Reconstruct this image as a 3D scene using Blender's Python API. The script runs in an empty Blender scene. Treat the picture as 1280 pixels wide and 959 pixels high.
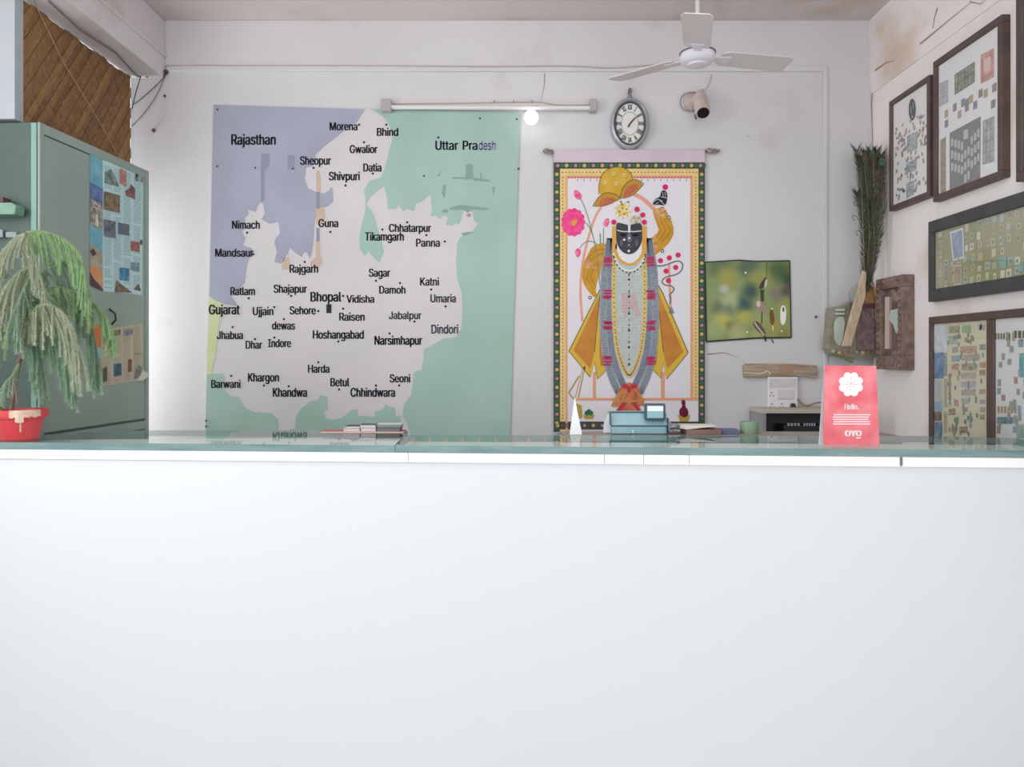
import bpy, bmesh, math, random
from mathutils import Vector, Matrix
from mathutils.geometry import tessellate_polygon
R = random.Random(7)
SC = bpy.context.scene
C = SC.collection
F = 990.0; CZ = 1.6; HX = 640.0; HY = 447.0        # focal length in pixels, camera height, vanishing point

# ------------------------------------------------------------------ camera, world, lights, exposure
cam = bpy.data.objects.new('camera', bpy.data.cameras.new('camera')); C.objects.link(cam)
cam.location = (0, 0, CZ); cam.rotation_euler = (math.pi/2, 0, 0)
cam.data.sensor_width = 36; cam.data.lens = 36*F/1280
cam.data.shift_y = -(479.5-HY)/1280
cam.data.clip_start = 0.05
SC.camera = cam
w = bpy.data.worlds.new('world'); SC.world = w; w.use_nodes = True
w.node_tree.nodes['Background'].inputs[0].default_value = (0.975, 0.985, 1.0, 1)
w.node_tree.nodes['Background'].inputs[1].default_value = 1.0
def area(name, loc, rot, sx, sy, e, col=(1, 1, 1)):
    l = bpy.data.lights.new(name, 'AREA'); l.shape = 'RECTANGLE'; l.size = sx; l.size_y = sy; l.energy = e; l.color = col
    o = bpy.data.objects.new(name, l); C.objects.link(o); o.location = loc; o.rotation_euler = rot; return o
area('front_fill', (1.0, -3.2, 1.5), (math.radians(88), 0, 0), 7.5, 2.4, 60, (0.97, 0.985, 1))  # added wide fill behind the camera, lifts the room and evens the counter front
area('office_fill', (0.0, 2.0, 3.42), (math.radians(22), 0, 0), 2.6, 0.9, 26, (0.97, 0.98, 1))  # added fill out of view, brightens the walls behind the counter
area('lobby_fill', (0.0, -0.2, 3.3), (math.radians(35), 0, 0), 5.0, 0.6, 10, (0.97, 0.98, 1))  # added fill above the camera, no known lamp there
area('right_wall_fill', (-2.6, 1.5, 2.3), (math.radians(90), 0, math.radians(-72)), 1.4, 1.3, 38, (0.98, 0.985, 1))  # added fill from the left, brightens the right wall; no window known
area('left_corner_fill', (1.9, 0.6, 1.9), (math.radians(90), 0, math.radians(42)), 1.2, 1.3, 5, (0.98, 0.985, 1))  # added weak fill aimed at the left back corner; no window known
area('doorway_daylight', (-2.5, 4.40, 1.75), (math.radians(90), 0, math.radians(-84)), 0.18, 1.5, 31, (1, 0.99, 0.97))
SC.view_settings.view_transform = 'Standard'
SC.view_settings.look = 'None'
SC.view_settings.exposure = -0.08
SC.view_settings.gamma = 1

# ------------------------------------------------------------------ materials
def lin(h):
    if isinstance(h, str):
        h = h.lstrip('#'); c = [int(h[i:i+2], 16)/255 for i in (0, 2, 4)]
    else: c = [v/255 for v in h]
    return tuple((v/12.92 if v <= .04045 else ((v+.055)/1.055)**2.4) for v in c)+(1,)
MC = {}
def mat(col, rough=.6, metal=0, col2=None, scale=8, bump=0, bscale=60, emit=0, spec=.5, detail=4, stretch=None, lo=.35, hi=.65):
    key = (col, rough, metal, col2, scale, bump, bscale, emit, spec, stretch, lo, hi)
    if key in MC: return MC[key]
    m = bpy.data.materials.new('surface_'+str(len(MC))); m.use_nodes = True; nt = m.node_tree; b = nt.nodes['Principled BSDF']
    b.inputs['Base Color'].default_value = lin(col); b.inputs['Roughness'].default_value = rough; b.inputs['Metallic'].default_value = metal
    b.inputs['Specular IOR Level'].default_value = spec
    tc = nt.nodes.new('ShaderNodeNewGeometry') if False else nt.nodes.new('ShaderNodeTexCoord')
    src = tc.outputs['Object']
    if stretch:
        mp = nt.nodes.new('ShaderNodeMapping'); mp.inputs['Scale'].default_value = stretch[:3]
        if len(stretch) > 3: mp.inputs['Rotation'].default_value = stretch[3:]
        nt.links.new(src, mp.inputs[0]); src = mp.outputs[0]
    if col2:
        n = nt.nodes.new('ShaderNodeTexNoise'); n.inputs['Scale'].default_value = scale; n.inputs['Detail'].default_value = detail
        nt.links.new(src, n.inputs['Vector'])
        r = nt.nodes.new('ShaderNodeValToRGB'); r.color_ramp.elements[0].position = lo; r.color_ramp.elements[1].position = hi
        r.color_ramp.elements[0].color = lin(col); r.color_ramp.elements[1].color = lin(col2)
        nt.links.new(n.outputs['Fac'], r.inputs[0]); nt.links.new(r.outputs[0], b.inputs['Base Color'])
    if bump:
        n2 = nt.nodes.new('ShaderNodeTexNoise'); n2.inputs['Scale'].default_value = bscale; n2.inputs['Detail'].default_value = 3
        nt.links.new(src, n2.inputs['Vector'])
        bp = nt.nodes.new('ShaderNodeBump'); bp.inputs['Strength'].default_value = bump; bp.inputs['Distance'].default_value = .01
        nt.links.new(n2.outputs['Fac'], bp.inputs['Height']); nt.links.new(bp.outputs[0], b.inputs['Normal'])
    if emit:
        b.inputs['Emission Color'].default_value = lin(col); b.inputs['Emission Strength'].default_value = emit
    MC[key] = m; return m
def glass_mat(name, tint, ior=1.5, rough=.015):
    m = bpy.data.materials.new(name); m.use_nodes = True; nt = m.node_tree
    for n in list(nt.nodes): nt.nodes.remove(n)
    out = nt.nodes.new('ShaderNodeOutputMaterial'); mix = nt.nodes.new('ShaderNodeMixShader'); fr = nt.nodes.new('ShaderNodeFresnel'); fr.inputs[0].default_value = ior
    t = nt.nodes.new('ShaderNodeBsdfTransparent'); t.inputs[0].default_value = lin(tint)
    g = nt.nodes.new('ShaderNodeBsdfGlossy'); g.inputs['Roughness'].default_value = rough
    ge = nt.nodes.new('ShaderNodeNewGeometry'); mr = nt.nodes.new('ShaderNodeMapRange'); mr.inputs['To Min'].default_value = ior; mr.inputs['To Max'].default_value = 1/ior
    nt.links.new(ge.outputs['Backfacing'], mr.inputs['Value']); nt.links.new(mr.outputs[0], fr.inputs[0])      # same reflectance from either side of the pane
    nt.links.new(fr.outputs[0], mix.inputs[0]); nt.links.new(t.outputs[0], mix.inputs[1]); nt.links.new(g.outputs[0], mix.inputs[2]); nt.links.new(mix.outputs[0], out.inputs[0])
    return m
def wall_mat(base, blot, stain, stain_lo=.6, stain_hi=.75):
    m = bpy.data.materials.new('limewashed_plaster'); m.use_nodes = True; nt = m.node_tree; b = nt.nodes['Principled BSDF']; b.inputs['Roughness'].default_value = .8
    b.inputs['Specular IOR Level'].default_value = .2
    tc = nt.nodes.new('ShaderNodeTexCoord')
    def nz(s, d, off=0):
        mp = nt.nodes.new('ShaderNodeMapping'); mp.inputs['Location'].default_value = (off, off*.7, off*1.3); nt.links.new(tc.outputs['Object'], mp.inputs[0])
        n = nt.nodes.new('ShaderNodeTexNoise'); n.inputs['Scale'].default_value = s; n.inputs['Detail'].default_value = d; nt.links.new(mp.outputs[0], n.inputs['Vector']); return n
    def ramp(n, lo, hi):
        r = nt.nodes.new('ShaderNodeMapRange'); r.inputs['From Min'].default_value = lo; r.inputs['From Max'].default_value = hi; nt.links.new(n.outputs['Fac'], r.inputs['Value']); return r
    def mix(f, a, c2):
        x = nt.nodes.new('ShaderNodeMix'); x.data_type = 'RGBA'; nt.links.new(f.outputs[0], x.inputs[0])
        if isinstance(a, tuple): x.inputs[6].default_value = a
        else: nt.links.new(a.outputs[2], x.inputs[6])
        x.inputs[7].default_value = c2; return x
    x1 = mix(ramp(nz(1.1, 3), .35, .7), lin(base), lin(blot))
    x2 = mix(ramp(nz(2.3, 6, 9), stain_lo, stain_hi), x1, lin(stain))
    nt.links.new(x2.outputs[2], b.inputs['Base Color'])
    bp = nt.nodes.new('ShaderNodeBump'); bp.inputs['Strength'].default_value = .07; bp.inputs['Distance'].default_value = .01
    nt.links.new(nz(35, 5).outputs['Fac'], bp.inputs['Height']); nt.links.new(bp.outputs[0], b.inputs['Normal'])
    return m

# ------------------------------------------------------------------ projections: a pixel on a plane of the room
class Plane:
    def __init__(s, p, n):
        s.p = Vector(p); s.n = Vector(n).normalized()       # n points to the room
    def __call__(s, px, py, layer=0):
        d = Vector(((px-HX)/F, 1, -(py-HY)/F)); o = Vector((0, 0, CZ))
        t = (s.p-o).dot(s.n)/d.dot(s.n)
        return o+d*t+s.n*(layer*.0007)
BW = 4.5
def back(y): return Plane((0, y, 0), (0, -1, 0))
def P(px, py, y): return Vector(((px-HX)*y/F, y, CZ-(py-HY)*y/F))

# ------------------------------------------------------------------ mesh builder
MW = {}
class MB:
    def __init__(s): s.v = []; s.f = []; s.sm = []; s.xf = None
    def add(s, vs, fs, smooth=False):
        n = len(s.v)
        for v in vs:
            v = Vector(v); s.v.append(s.xf @ v if s.xf else v)
        for f in fs: s.f.append([i+n for i in f]); s.sm.append(smooth)
        return s
    def box(s, a, b):
        x0, y0, z0 = a; x1, y1, z1 = b
        x0, x1 = min(x0, x1), max(x0, x1); y0, y1 = min(y0, y1), max(y0, y1); z0, z1 = min(z0, z1), max(z0, z1)
        return s.add([(x0,y0,z0),(x1,y0,z0),(x1,y1,z0),(x0,y1,z0),(x0,y0,z1),(x1,y0,z1),(x1,y1,z1),(x0,y1,z1)],
            [(0,3,2,1),(4,5,6,7),(0,1,5,4),(1,2,6,5),(2,3,7,6),(3,0,4,7)])
    def tube(s, pts, rad, n=8, cap=True, flat=1.0):
        pts = [Vector(p) for p in pts]
        if not isinstance(rad, (list, tuple)): rad = [rad]*len(pts)
        vs = []; up = None
        for i, p in enumerate(pts):
            t = (pts[min(i+1, len(pts)-1)]-pts[max(i-1, 0)]).normalized()
            if up is None: up = t.orthogonal().normalized()
            up = (up-t*up.dot(t))
            up = up.normalized() if up.length > 1e-6 else t.orthogonal().normalized()
            sd = t.cross(up)
            for k in range(n):
                a = 2*math.pi*k/n; vs.append(p+(up*math.cos(a)*flat+sd*math.sin(a))*rad[i])
        fs = [(i*n+k, i*n+(k+1) % n, (i+1)*n+(k+1) % n, (i+1)*n+k) for i in range(len(pts)-1) for k in range(n)]
        if cap: fs += [tuple(range(n))[::-1], tuple(range((len(pts)-1)*n, len(pts)*n))]
        return s.add(vs, fs, True)
    def lathe(s, c, prof, n=24, axis='z', ell=1.0):
        c = Vector(c); vs = []
        for r, h in prof:
            for k in range(n):
                a = 2*math.pi*k/n; x, y = r*math.cos(a), r*math.sin(a)
                vs.append(c+(Vector((x, y*ell, h)) if axis == 'z' else Vector((x, -h, y*ell))))   # axis y: h towards the camera
        m = len(prof)
        fs = [(i*n+k, i*n+(k+1) % n, (i+1)*n+(k+1) % n, (i+1)*n+k) for i in range(m-1) for k in range(n)]
        fs += [tuple(range(n))[::-1], tuple(range((m-1)*n, m*n))]
        return s.add(vs, fs, True)
    def sphere(s, c, r, n=12, sc=(1, 1, 1)):
        c = Vector(c); m = n//2+1; vs = []
        for i in range(m+1):
            th = math.pi*i/m
            for k in range(n):
                a = 2*math.pi*k/n
                vs.append(c+Vector((r*sc[0]*math.sin(th)*math.cos(a), r*sc[1]*math.sin(th)*math.sin(a), r*sc[2]*math.cos(th))))
        return s.add(vs, [(i*n+k, (i+1)*n+k, (i+1)*n+(k+1) % n, i*n+(k+1) % n) for i in range(m) for k in range(n)], True)
    def prism(s, poly, ext):
        """poly: list of 3D points of a flat outline, ext: extrusion vector"""
        poly = [Vector(p) for p in poly]; ext = Vector(ext); n = len(poly)
        tri = tessellate_polygon([poly])
        vs = poly+[p+ext for p in poly]
        fs = [tuple(t) for t in tri]+[tuple(i+n for i in t)[::-1] for t in tri]+[(i, (i+1) % n, n+(i+1) % n, n+i) for i in range(n)]
        return s.add(vs, fs)
    def flat(s, poly):
        poly = [Vector(p) for p in poly]
        return s.add(poly, [tuple(t) for t in tessellate_polygon([poly])])
    def quad(s, a, b, c, d): return s.add([a, b, c, d], [(0, 1, 2, 3)])
    def build(s, name, m, parent=None, label=None, cat=None, group=None, kind=None, bevel=0, fixn=True):
        if parent is None:
            xs = [v.x for v in s.v]; ys = [v.y for v in s.v]; zs = [v.z for v in s.v]
            M = Matrix.Translation(((min(xs)+max(xs))/2, (min(ys)+max(ys))/2, min(zs))); inv = M.inverted()
        else: M = MW[parent.name]; inv = M.inverted()
        me = bpy.data.meshes.new(name); me.from_pydata([inv @ v for v in s.v], [], s.f); me.materials.append(m)
        me.polygons.foreach_set('use_smooth', s.sm)
        me.update()
        if fixn and len(s.f) < 5000:
            bm = bmesh.new(); bm.from_mesh(me); bmesh.ops.recalc_face_normals(bm, faces=bm.faces); bm.to_mesh(me); bm.free()
        if any(s.sm): me.set_sharp_from_angle(angle=.7)
        o = bpy.data.objects.new(name, me); C.objects.link(o); MW[o.name] = M
        if parent: o.parent = parent
        else: o.matrix_basis = M
        if bevel:
            b = o.modifiers.new('bevel', 'BEVEL'); b.width = bevel; b.segments = 2; b.limit_method = 'ANGLE'; b.harden_normals = False
        tag(o, label, cat, group, kind); return o
def tag(o, label=None, cat=None, group=None, kind=None):
    for k, v in (('label', label), ('category', cat), ('group', group), ('kind', kind)):
        if v: o[k] = v
    return o
def thing(name, label, cat, loc, rz=0, group=None):
    o = bpy.data.objects.new(name, None); C.objects.link(o); o.empty_display_size = .05
    o.location = loc; o.rotation_euler = (0, 0, rz); MW[o.name] = Matrix.Translation(loc) @ Matrix.Rotation(rz, 4, 'Z')
    return tag(o, label, cat, group)
def struct(name, mb, m, **k): return mb.build(name, m, kind='structure', **k)

# ---- flat print: 2D shapes in photo pixels, laid on a plane of the place
def circ(cx, cy, rx, ry=None, n=14, rot=0):
    ry = rx if ry is None else ry; c, s = math.cos(rot), math.sin(rot); o = []
    for k in range(n):
        a = 2*math.pi*k/n; x, y = rx*math.cos(a), ry*math.sin(a); o.append((cx+x*c-y*s, cy+x*s+y*c))
    return o
def rect(x0, y0, x1, y1): return [(x0, y0), (x1, y0), (x1, y1), (x0, y1)]
def smooth(pts, it=2, closed=False):
    for _ in range(it):
        n = len(pts); q = [] if closed else [pts[0]]
        for i in range(n if closed else n-1):
            a, b = pts[i], pts[(i+1) % n]
            q += [tuple(a[k]*.75+b[k]*.25 for k in range(len(a))), tuple(a[k]*.25+b[k]*.75 for k in range(len(a)))]
        if not closed: q.append(pts[-1])
        pts = q
    return pts
def stroke(pts, wd, w1=None):
    n = len(pts); L = []; Rr = []
    for i, p in enumerate(pts):
        a = pts[max(i-1, 0)]; b = pts[min(i+1, n-1)]; dx, dy = b[0]-a[0], b[1]-a[1]; l = math.hypot(dx, dy) or 1
        ww = (wd if w1 is None else wd+(w1-wd)*i/(n-1))/2
        L.append((p[0]-dy/l*ww, p[1]+dx/l*ww)); Rr.append((p[0]+dy/l*ww, p[1]-dx/l*ww))
    return ('strip', L, Rr)
# sans serif letter shapes: advance and outlines (thousandths of the type size)
GL = {'.': (188, '95,-4 83,-3 73,1 63,9 55,18 51,29 50,41 51,53 55,64 63,73 73,81 83,85 95,87 107,85 118,81 128,73 135,64 140,53 141,41 140,29 135,18 128,9 118,1 107,-3'),
'B': (456, '60,0 60,509 241,509 274,507 304,501 329,491 350,477 367,461 381,442 390,421 396,398 398,374 397,353 393,336 387,320 378,307 368,295 356,286 343,278 329,272 315,267 315,262 331,260 347,254 363,245 378,234 391,220 402,203 411,184 416,161 418,136 416,111 410,88 400,67 386,48 368,31 344,18 317,8 284,2 247,0|125,57 245,57 281,60 309,67 330,80 344,96 353,115 355,137 354,153 350,169 342,184 333,197 320,209 306,218 289,225 269,229 248,231 125,231|125,285 238,285 256,287 273,290 288,296 302,304 314,314 323,326 330,340 335,355 336,372 333,393 326,412 313,429 294,442 270,449 240,452 125,452'),
'C': (510, '267,-7 225,-3 186,7 150,25 119,49 92,79 70,115 53,157 44,203 40,254 44,305 53,352 70,393 92,429 119,459 150,484 186,501 225,512 267,516 293,514 317,511 340,504 362,496 383,485 402,471 419,456 435,438 448,418 459,397 467,373 473,348 408,348 404,365 397,380 389,395 380,407 369,418 357,428 344,437 330,444 315,449 300,453 284,455 267,456 237,453 209,445 184,432 161,414 141,391 125,364 113,332 106,295 103,254 106,213 113,177 125,145 141,117 161,94 184,76 210,63 237,56 267,53 284,54 300,56 315,60 330,65 344,72 357,81 369,90 380,102 389,114 397,128 404,144 408,160 473,160 467,135 459,112 448,91 435,71 420,53 402,38 383,24 363,13 341,5 317,-2 293,-6'),
'D': (502, '219,0 96,0 96,57 215,57 254,60 288,68 318,81 343,99 363,122 379,149 390,181 397,216 399,255 397,294 390,329 379,361 364,388 344,410 320,428 291,441 258,449 221,452 93,452 93,509 225,509 273,505 315,495 353,478 385,455 412,426 433,391 449,351 458,306 462,255 458,205 449,159 433,119 411,83 384,54 351,31 312,14 268,3|125,509 125,0 60,0 60,509'),
'G': (520, '269,-7 225,-3 185,7 149,25 118,49 91,79 69,116 53,157 43,203 40,254 43,305 53,352 69,393 91,429 117,459 149,484 184,501 223,512 265,516 291,514 316,510 340,504 363,494 384,483 403,469 421,453 436,436 449,416 460,395 468,373 474,349 408,349 402,365 395,379 387,393 378,406 368,417 356,427 344,436 330,443 315,448 300,453 283,455 265,456 236,453 209,445 183,432 160,414 141,392 125,364 113,332 106,295 103,254 106,213 113,177 125,145 141,117 161,95 184,76 210,63 238,56 269,53 296,55 322,61 345,71 365,85 382,102 396,123 407,147 413,173 415,202 434,199 283,199 283,256 478,256 478,200 475,160 466,124 451,91 431,62 406,38 377,19 344,5 308,-4'),
'H': (517, '60,0 60,509 125,509 125,289 392,289 392,509 457,509 457,0 392,0 392,232 125,232 125,0'),
'I': (300, '31,0 31,57 118,57 118,452 31,452 31,509 269,509 269,452 183,452 183,57 269,57 269,0'),
'J': (396, '185,-7 143,-2 106,11 75,33 52,63 38,100 33,145 33,173 98,173 98,145 100,117 108,93 122,74 139,61 160,53 185,50 209,53 230,61 248,74 261,93 269,117 272,145 272,509 336,509 336,145 332,100 318,63 294,33 263,11 227,-2'),
'K': (467, '104,145 104,216 116,231 128,246 139,261 151,275 162,289 174,303 187,317 199,331 212,344 364,509 448,509 231,276 228,276|60,0 60,509 125,509 125,334 124,225 125,193 125,0|372,0 188,259 228,309 449,0'),
'M': (628, '60,0 60,509 152,509 277,187 280,179 284,170 287,159 291,147 295,135 299,123 303,110 307,97 311,84 315,71 319,60 322,49 307,49 311,59 314,71 318,83 322,95 326,108 330,121 334,134 338,146 342,158 346,169 349,179 352,187 476,509 568,509 568,0 504,0 504,291 504,302 504,314 504,327 505,340 505,354 505,369 506,413 506,428 507,443 507,457 513,457 508,441 503,425 498,409 492,393 487,378 482,363 477,348 472,335 467,322 463,310 459,300 456,291 342,0 286,0 170,291 167,300 163,310 159,321 155,333 150,347 145,361 140,376 134,392 129,408 124,424 118,441 112,457 119,457 119,444 120,430 120,416 120,401 121,386 121,372 122,328 122,315 122,302 122,291 122,0'),
'N': (523, '60,0 60,509 136,509 343,183 349,174 355,163 363,151 371,137 379,122 388,107 396,90 405,73 414,55 405,54 403,72 402,90 401,108 400,126 399,142 399,157 399,171 399,184 399,195 399,509 463,509 463,0 387,0 202,290 194,303 186,317 177,331 168,346 159,363 148,381 136,402 123,425 108,452 119,454 120,429 121,406 122,384 123,363 124,345 124,328 125,313 125,301 125,291 125,0'),
'O': (533, '267,-7 225,-3 186,7 150,25 119,49 92,79 70,115 53,157 44,203 40,254 44,305 53,352 70,393 92,429 119,459 150,484 186,501 225,512 267,516 309,512 348,501 384,484 415,459 442,429 464,393 480,352 490,305 493,254 490,203 480,157 464,115 442,79 415,49 384,25 348,7 309,-3|267,53 296,55 324,63 349,76 372,94 392,116 408,144 420,176 428,213 430,254 428,295 420,332 408,365 392,392 372,415 349,433 324,446 296,453 267,456 237,453 210,445 184,433 161,415 142,392 125,364 113,332 106,295 103,254 106,213 113,176 125,144 142,117 161,94 184,76 210,63 237,55'),
'P': (444, '60,0 60,509 235,509 272,506 305,499 332,487 356,471 375,452 390,430 400,404 407,377 409,348 407,318 400,291 390,265 375,243 356,223 332,207 305,195 272,188 235,186 109,186 109,242 233,242 257,244 279,248 297,256 312,266 324,279 333,294 339,310 343,328 344,348 343,367 339,385 333,402 324,416 312,428 297,439 279,446 257,451 232,452 125,452 125,0'),
'R': (449, '60,0 60,509 236,509 273,506 305,500 333,489 356,473 376,455 390,433 401,408 407,381 409,352 407,323 401,296 390,271 376,250 356,232 333,217 305,206 273,200 236,198 96,198 96,255 234,255 258,256 280,260 298,267 313,276 325,287 334,300 340,316 344,333 345,352 344,371 340,389 334,405 325,419 313,430 298,440 279,446 258,451 233,452 125,452 125,0|353,0 230,229 303,229 428,0'),
'S': (446, '224,-9 188,-7 156,-1 128,9 102,23 81,40 64,60 51,83 42,109 38,137 104,137 108,118 114,102 123,88 136,76 150,66 166,59 185,53 204,50 224,49 246,50 267,54 286,60 303,69 317,79 329,92 338,106 344,122 346,139 344,154 340,168 332,179 322,189 310,197 296,205 280,211 263,217 245,222 184,239 145,253 112,269 86,289 67,313 56,341 52,372 54,400 62,425 75,448 92,468 113,484 138,498 165,508 195,514 227,516 259,514 289,508 316,498 340,484 360,468 377,449 390,427 398,403 401,378 337,378 332,402 320,421 302,437 280,449 254,456 225,459 204,457 185,454 167,448 152,440 139,430 129,418 121,405 117,391 115,376 117,359 122,345 131,334 142,324 155,315 169,308 184,302 198,297 212,293 264,279 279,275 295,270 312,264 328,256 344,248 359,238 372,226 384,213 395,198 402,180 407,161 408,139 406,112 399,87 386,64 370,43 349,25 323,11 294,0 261,-7'),
'T': (448, '32,452 32,509 417,509 417,452 257,452 257,0 193,0 193,452'),
'U': (517, '259,-8 220,-6 186,2 154,15 126,33 103,55 85,80 71,108 63,140 60,173 60,509 124,509 124,178 126,155 132,133 141,113 153,95 169,80 187,68 208,59 232,53 259,52 285,53 309,59 331,68 349,80 364,95 377,113 385,133 391,155 393,178 393,509 457,509 457,173 454,140 446,108 433,80 414,55 391,33 363,15 332,2 297,-6'),
'V': (479, '204,0 16,509 84,509 192,206 199,187 207,164 215,137 225,106 236,71 248,31 235,31 247,71 257,107 267,138 276,165 283,187 290,206 395,509 463,509 278,0'),
'X': (474, '18,0 217,284 217,236 29,509 104,509 178,400 188,386 196,373 204,361 211,350 217,340 223,329 230,318 236,305 243,292 232,292 239,305 246,317 252,329 258,339 265,350 272,361 280,373 288,386 298,400 374,509 446,509 259,239 259,287 456,0 382,0 292,129 283,142 275,154 268,165 262,175 256,185 250,195 244,206 237,218 230,231 244,231 238,219 231,207 225,196 219,186 213,176 206,166 199,155 191,143 182,129 91,0'),
'Y': (472, '203,0 203,208 16,509 91,509 192,344 203,327 213,309 222,292 231,274 240,254 250,230 224,230 233,254 242,275 251,293 260,310 270,327 280,344 381,509 455,509 268,208 268,0'),
'a': (389, '160,-9 137,-7 115,-3 94,5 76,15 60,29 48,45 38,63 32,84 30,108 32,128 36,146 43,161 53,174 64,184 78,193 92,200 108,206 125,211 143,214 161,217 178,220 200,223 218,225 234,227 247,229 257,231 265,235 271,240 274,246 276,255 276,257 275,272 272,285 267,297 260,307 251,315 240,322 227,327 212,330 196,331 178,330 163,327 149,322 137,316 127,309 118,301 110,292 104,283 100,274 41,291 51,313 64,331 79,346 95,358 114,368 133,375 153,380 173,383 194,384 208,384 223,382 239,379 255,375 271,369 286,360 300,350 312,336 322,320 330,301 335,278 337,251 337,0 277,0 277,52 272,52 267,43 260,34 252,25 242,16 229,8 215,1 199,-4 181,-7|170,45 192,47 211,51 228,59 242,68 254,80 263,93 270,108 274,122 276,138 276,190 272,187 267,184 259,182 251,180 241,178 231,176 221,174 210,173 200,171 191,170 182,169 175,168 161,166 147,163 134,159 122,153 112,147 103,139 97,130 93,118 92,105 93,93 96,82 102,72 109,64 119,57 130,52 142,48 156,46'),
'b': (424, '229,-8 208,-7 189,-3 172,4 159,12 147,21 138,31 130,41 123,50 118,59 112,59 112,0 53,0 53,509 114,509 114,319 118,319 123,327 130,336 137,346 147,355 158,364 171,373 188,379 207,383 229,384 259,382 287,374 313,361 335,342 354,320 370,293 381,261 388,227 390,189 388,151 381,116 370,84 355,57 336,34 313,16 288,3 260,-6|220,47 242,49 262,55 279,66 294,80 306,97 316,117 323,139 327,163 328,189 327,215 323,239 316,261 307,281 295,298 280,311 262,322 243,328 220,330 198,328 178,322 161,312 147,299 134,282 125,263 118,241 114,216 113,189 114,162 118,138 125,115 135,95 147,78 162,65 179,55 198,49'),
'c': (396, '207,-8 174,-5 144,3 117,16 93,35 72,58 56,85 44,116 37,150 34,187 37,225 44,260 56,291 72,318 93,341 117,360 144,374 174,382 207,384 226,384 243,381 260,377 276,371 291,364 305,356 318,346 330,335 340,322 349,308 356,293 362,277 303,262 300,272 295,281 290,289 284,297 278,304 270,311 261,316 252,321 242,325 231,328 220,329 207,330 184,328 163,321 145,310 130,296 118,278 108,258 102,236 98,212 96,187 98,163 102,139 108,117 118,97 130,80 145,66 163,55 184,49 207,46 220,47 232,49 243,52 253,55 262,60 271,66 279,73 285,80 292,89 297,98 301,107 304,117 363,102 357,86 350,70 341,56 331,43 319,32 306,21 292,12 277,5 261,-1 244,-5 226,-7'),
'd': (424, '195,-8 165,-6 137,3 111,16 89,34 70,57 55,84 43,116 36,151 34,189 36,227 43,261 55,293 70,320 89,342 112,361 137,374 165,382 196,384 218,383 237,379 253,373 267,364 278,355 287,346 295,336 301,327 306,319 311,319 311,509 372,509 372,0 313,0 313,59 307,59 301,50 295,41 287,31 277,21 266,12 252,4 236,-3 217,-7|205,47 226,49 246,55 263,65 278,78 290,95 299,115 306,138 310,162 312,189 310,216 306,241 300,263 290,282 278,299 263,312 246,322 227,328 205,330 182,328 162,322 145,311 130,298 118,281 108,261 102,239 98,215 96,189 98,163 102,139 109,117 118,97 130,80 145,66 162,55 182,49'),
'e': (404, '212,-8 177,-5 145,3 117,16 92,35 72,58 56,85 44,116 37,150 34,187 36,224 44,258 55,290 71,317 91,340 115,359 142,373 172,382 205,384 226,383 246,380 266,374 285,366 303,355 319,341 334,324 347,305 357,282 365,256 370,227 371,194 371,169 75,169 75,221 338,221 310,202 308,226 304,248 298,269 288,286 277,301 263,314 246,323 227,328 205,330 183,328 164,323 146,313 131,301 119,286 109,270 102,251 97,231 96,211 96,178 98,151 102,127 110,106 121,88 135,73 151,61 169,53 190,48 212,46 227,47 241,49 254,53 265,58 276,65 285,73 294,82 300,93 306,105 365,91 358,72 348,55 335,39 320,26 302,14 283,4 261,-3 237,-7'),
'f': (253, '228,379 228,327 6,327 6,379|81,0 81,432 82,452 87,470 96,486 107,499 120,510 135,519 152,525 169,529 187,530 201,530 212,529 222,527 231,525 238,523 243,521 227,468 224,470 220,471 215,472 209,473 202,474 195,474 178,472 164,468 154,460 147,449 143,435 142,419 142,0'),
'g': (425, '207,-151 180,-149 156,-146 134,-140 114,-132 97,-122 82,-110 70,-97 59,-84 51,-69 101,-41 107,-49 114,-57 122,-66 131,-74 142,-82 154,-88 169,-93 187,-96 207,-97 236,-95 261,-87 282,-75 298,-58 308,-34 311,-6 311,68 306,68 301,60 294,51 287,41 277,32 266,23 252,16 236,10 217,6 195,5 165,7 138,14 113,27 90,43 71,65 55,90 43,120 36,154 34,191 36,229 43,263 55,293 71,320 90,342 112,361 138,374 166,382 196,384 218,383 237,379 253,373 267,365 279,356 288,346 296,336 302,327 308,319 313,319 313,379 372,379 372,-9 370,-40 363,-67 350,-90 334,-109 314,-124 291,-136 265,-144 237,-149|205,59 227,61 246,66 264,75 278,87 290,103 300,121 307,142 311,166 312,193 311,219 307,242 300,264 291,283 279,299 264,312 247,322 227,328 205,330 182,328 163,322 145,312 130,298 118,282 109,262 102,241 98,218 96,193 98,167 102,144 109,123 118,104 131,88 145,76 163,66 183,61'),
'h': (410, '114,227 114,0 53,0 53,509 114,509 114,287 102,287 116,319 132,344 152,362 175,374 200,382 227,384 252,383 275,377 295,369 313,356 328,340 341,321 350,298 355,271 357,240 357,0 296,0 296,235 293,263 286,286 273,304 256,318 235,326 210,329 192,328 176,324 161,317 147,308 136,297 126,283 119,266 115,248'),
'i': (166, '53,0 53,379 114,379 114,0|84,443 73,444 63,448 54,455 47,463 43,472 41,483 43,494 47,504 54,512 63,518 73,522 84,524 95,522 105,518 114,512 121,504 125,494 126,483 125,472 121,463 114,455 105,448 95,444'),
'j': (166, '53,379 114,379 114,-30 112,-52 108,-72 102,-90 92,-106 80,-119 65,-129 47,-137 27,-141 4,-143 -10,-143 -10,-87 2,-87 18,-85 31,-80 40,-72 47,-61 51,-46 53,-29|83,443 72,444 62,448 53,455 47,463 42,472 41,483 42,494 47,504 53,512 62,518 72,522 83,524 95,522 105,518 114,512 120,504 125,494 126,483 125,472 120,463 114,455 105,448 95,444'),
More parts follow.
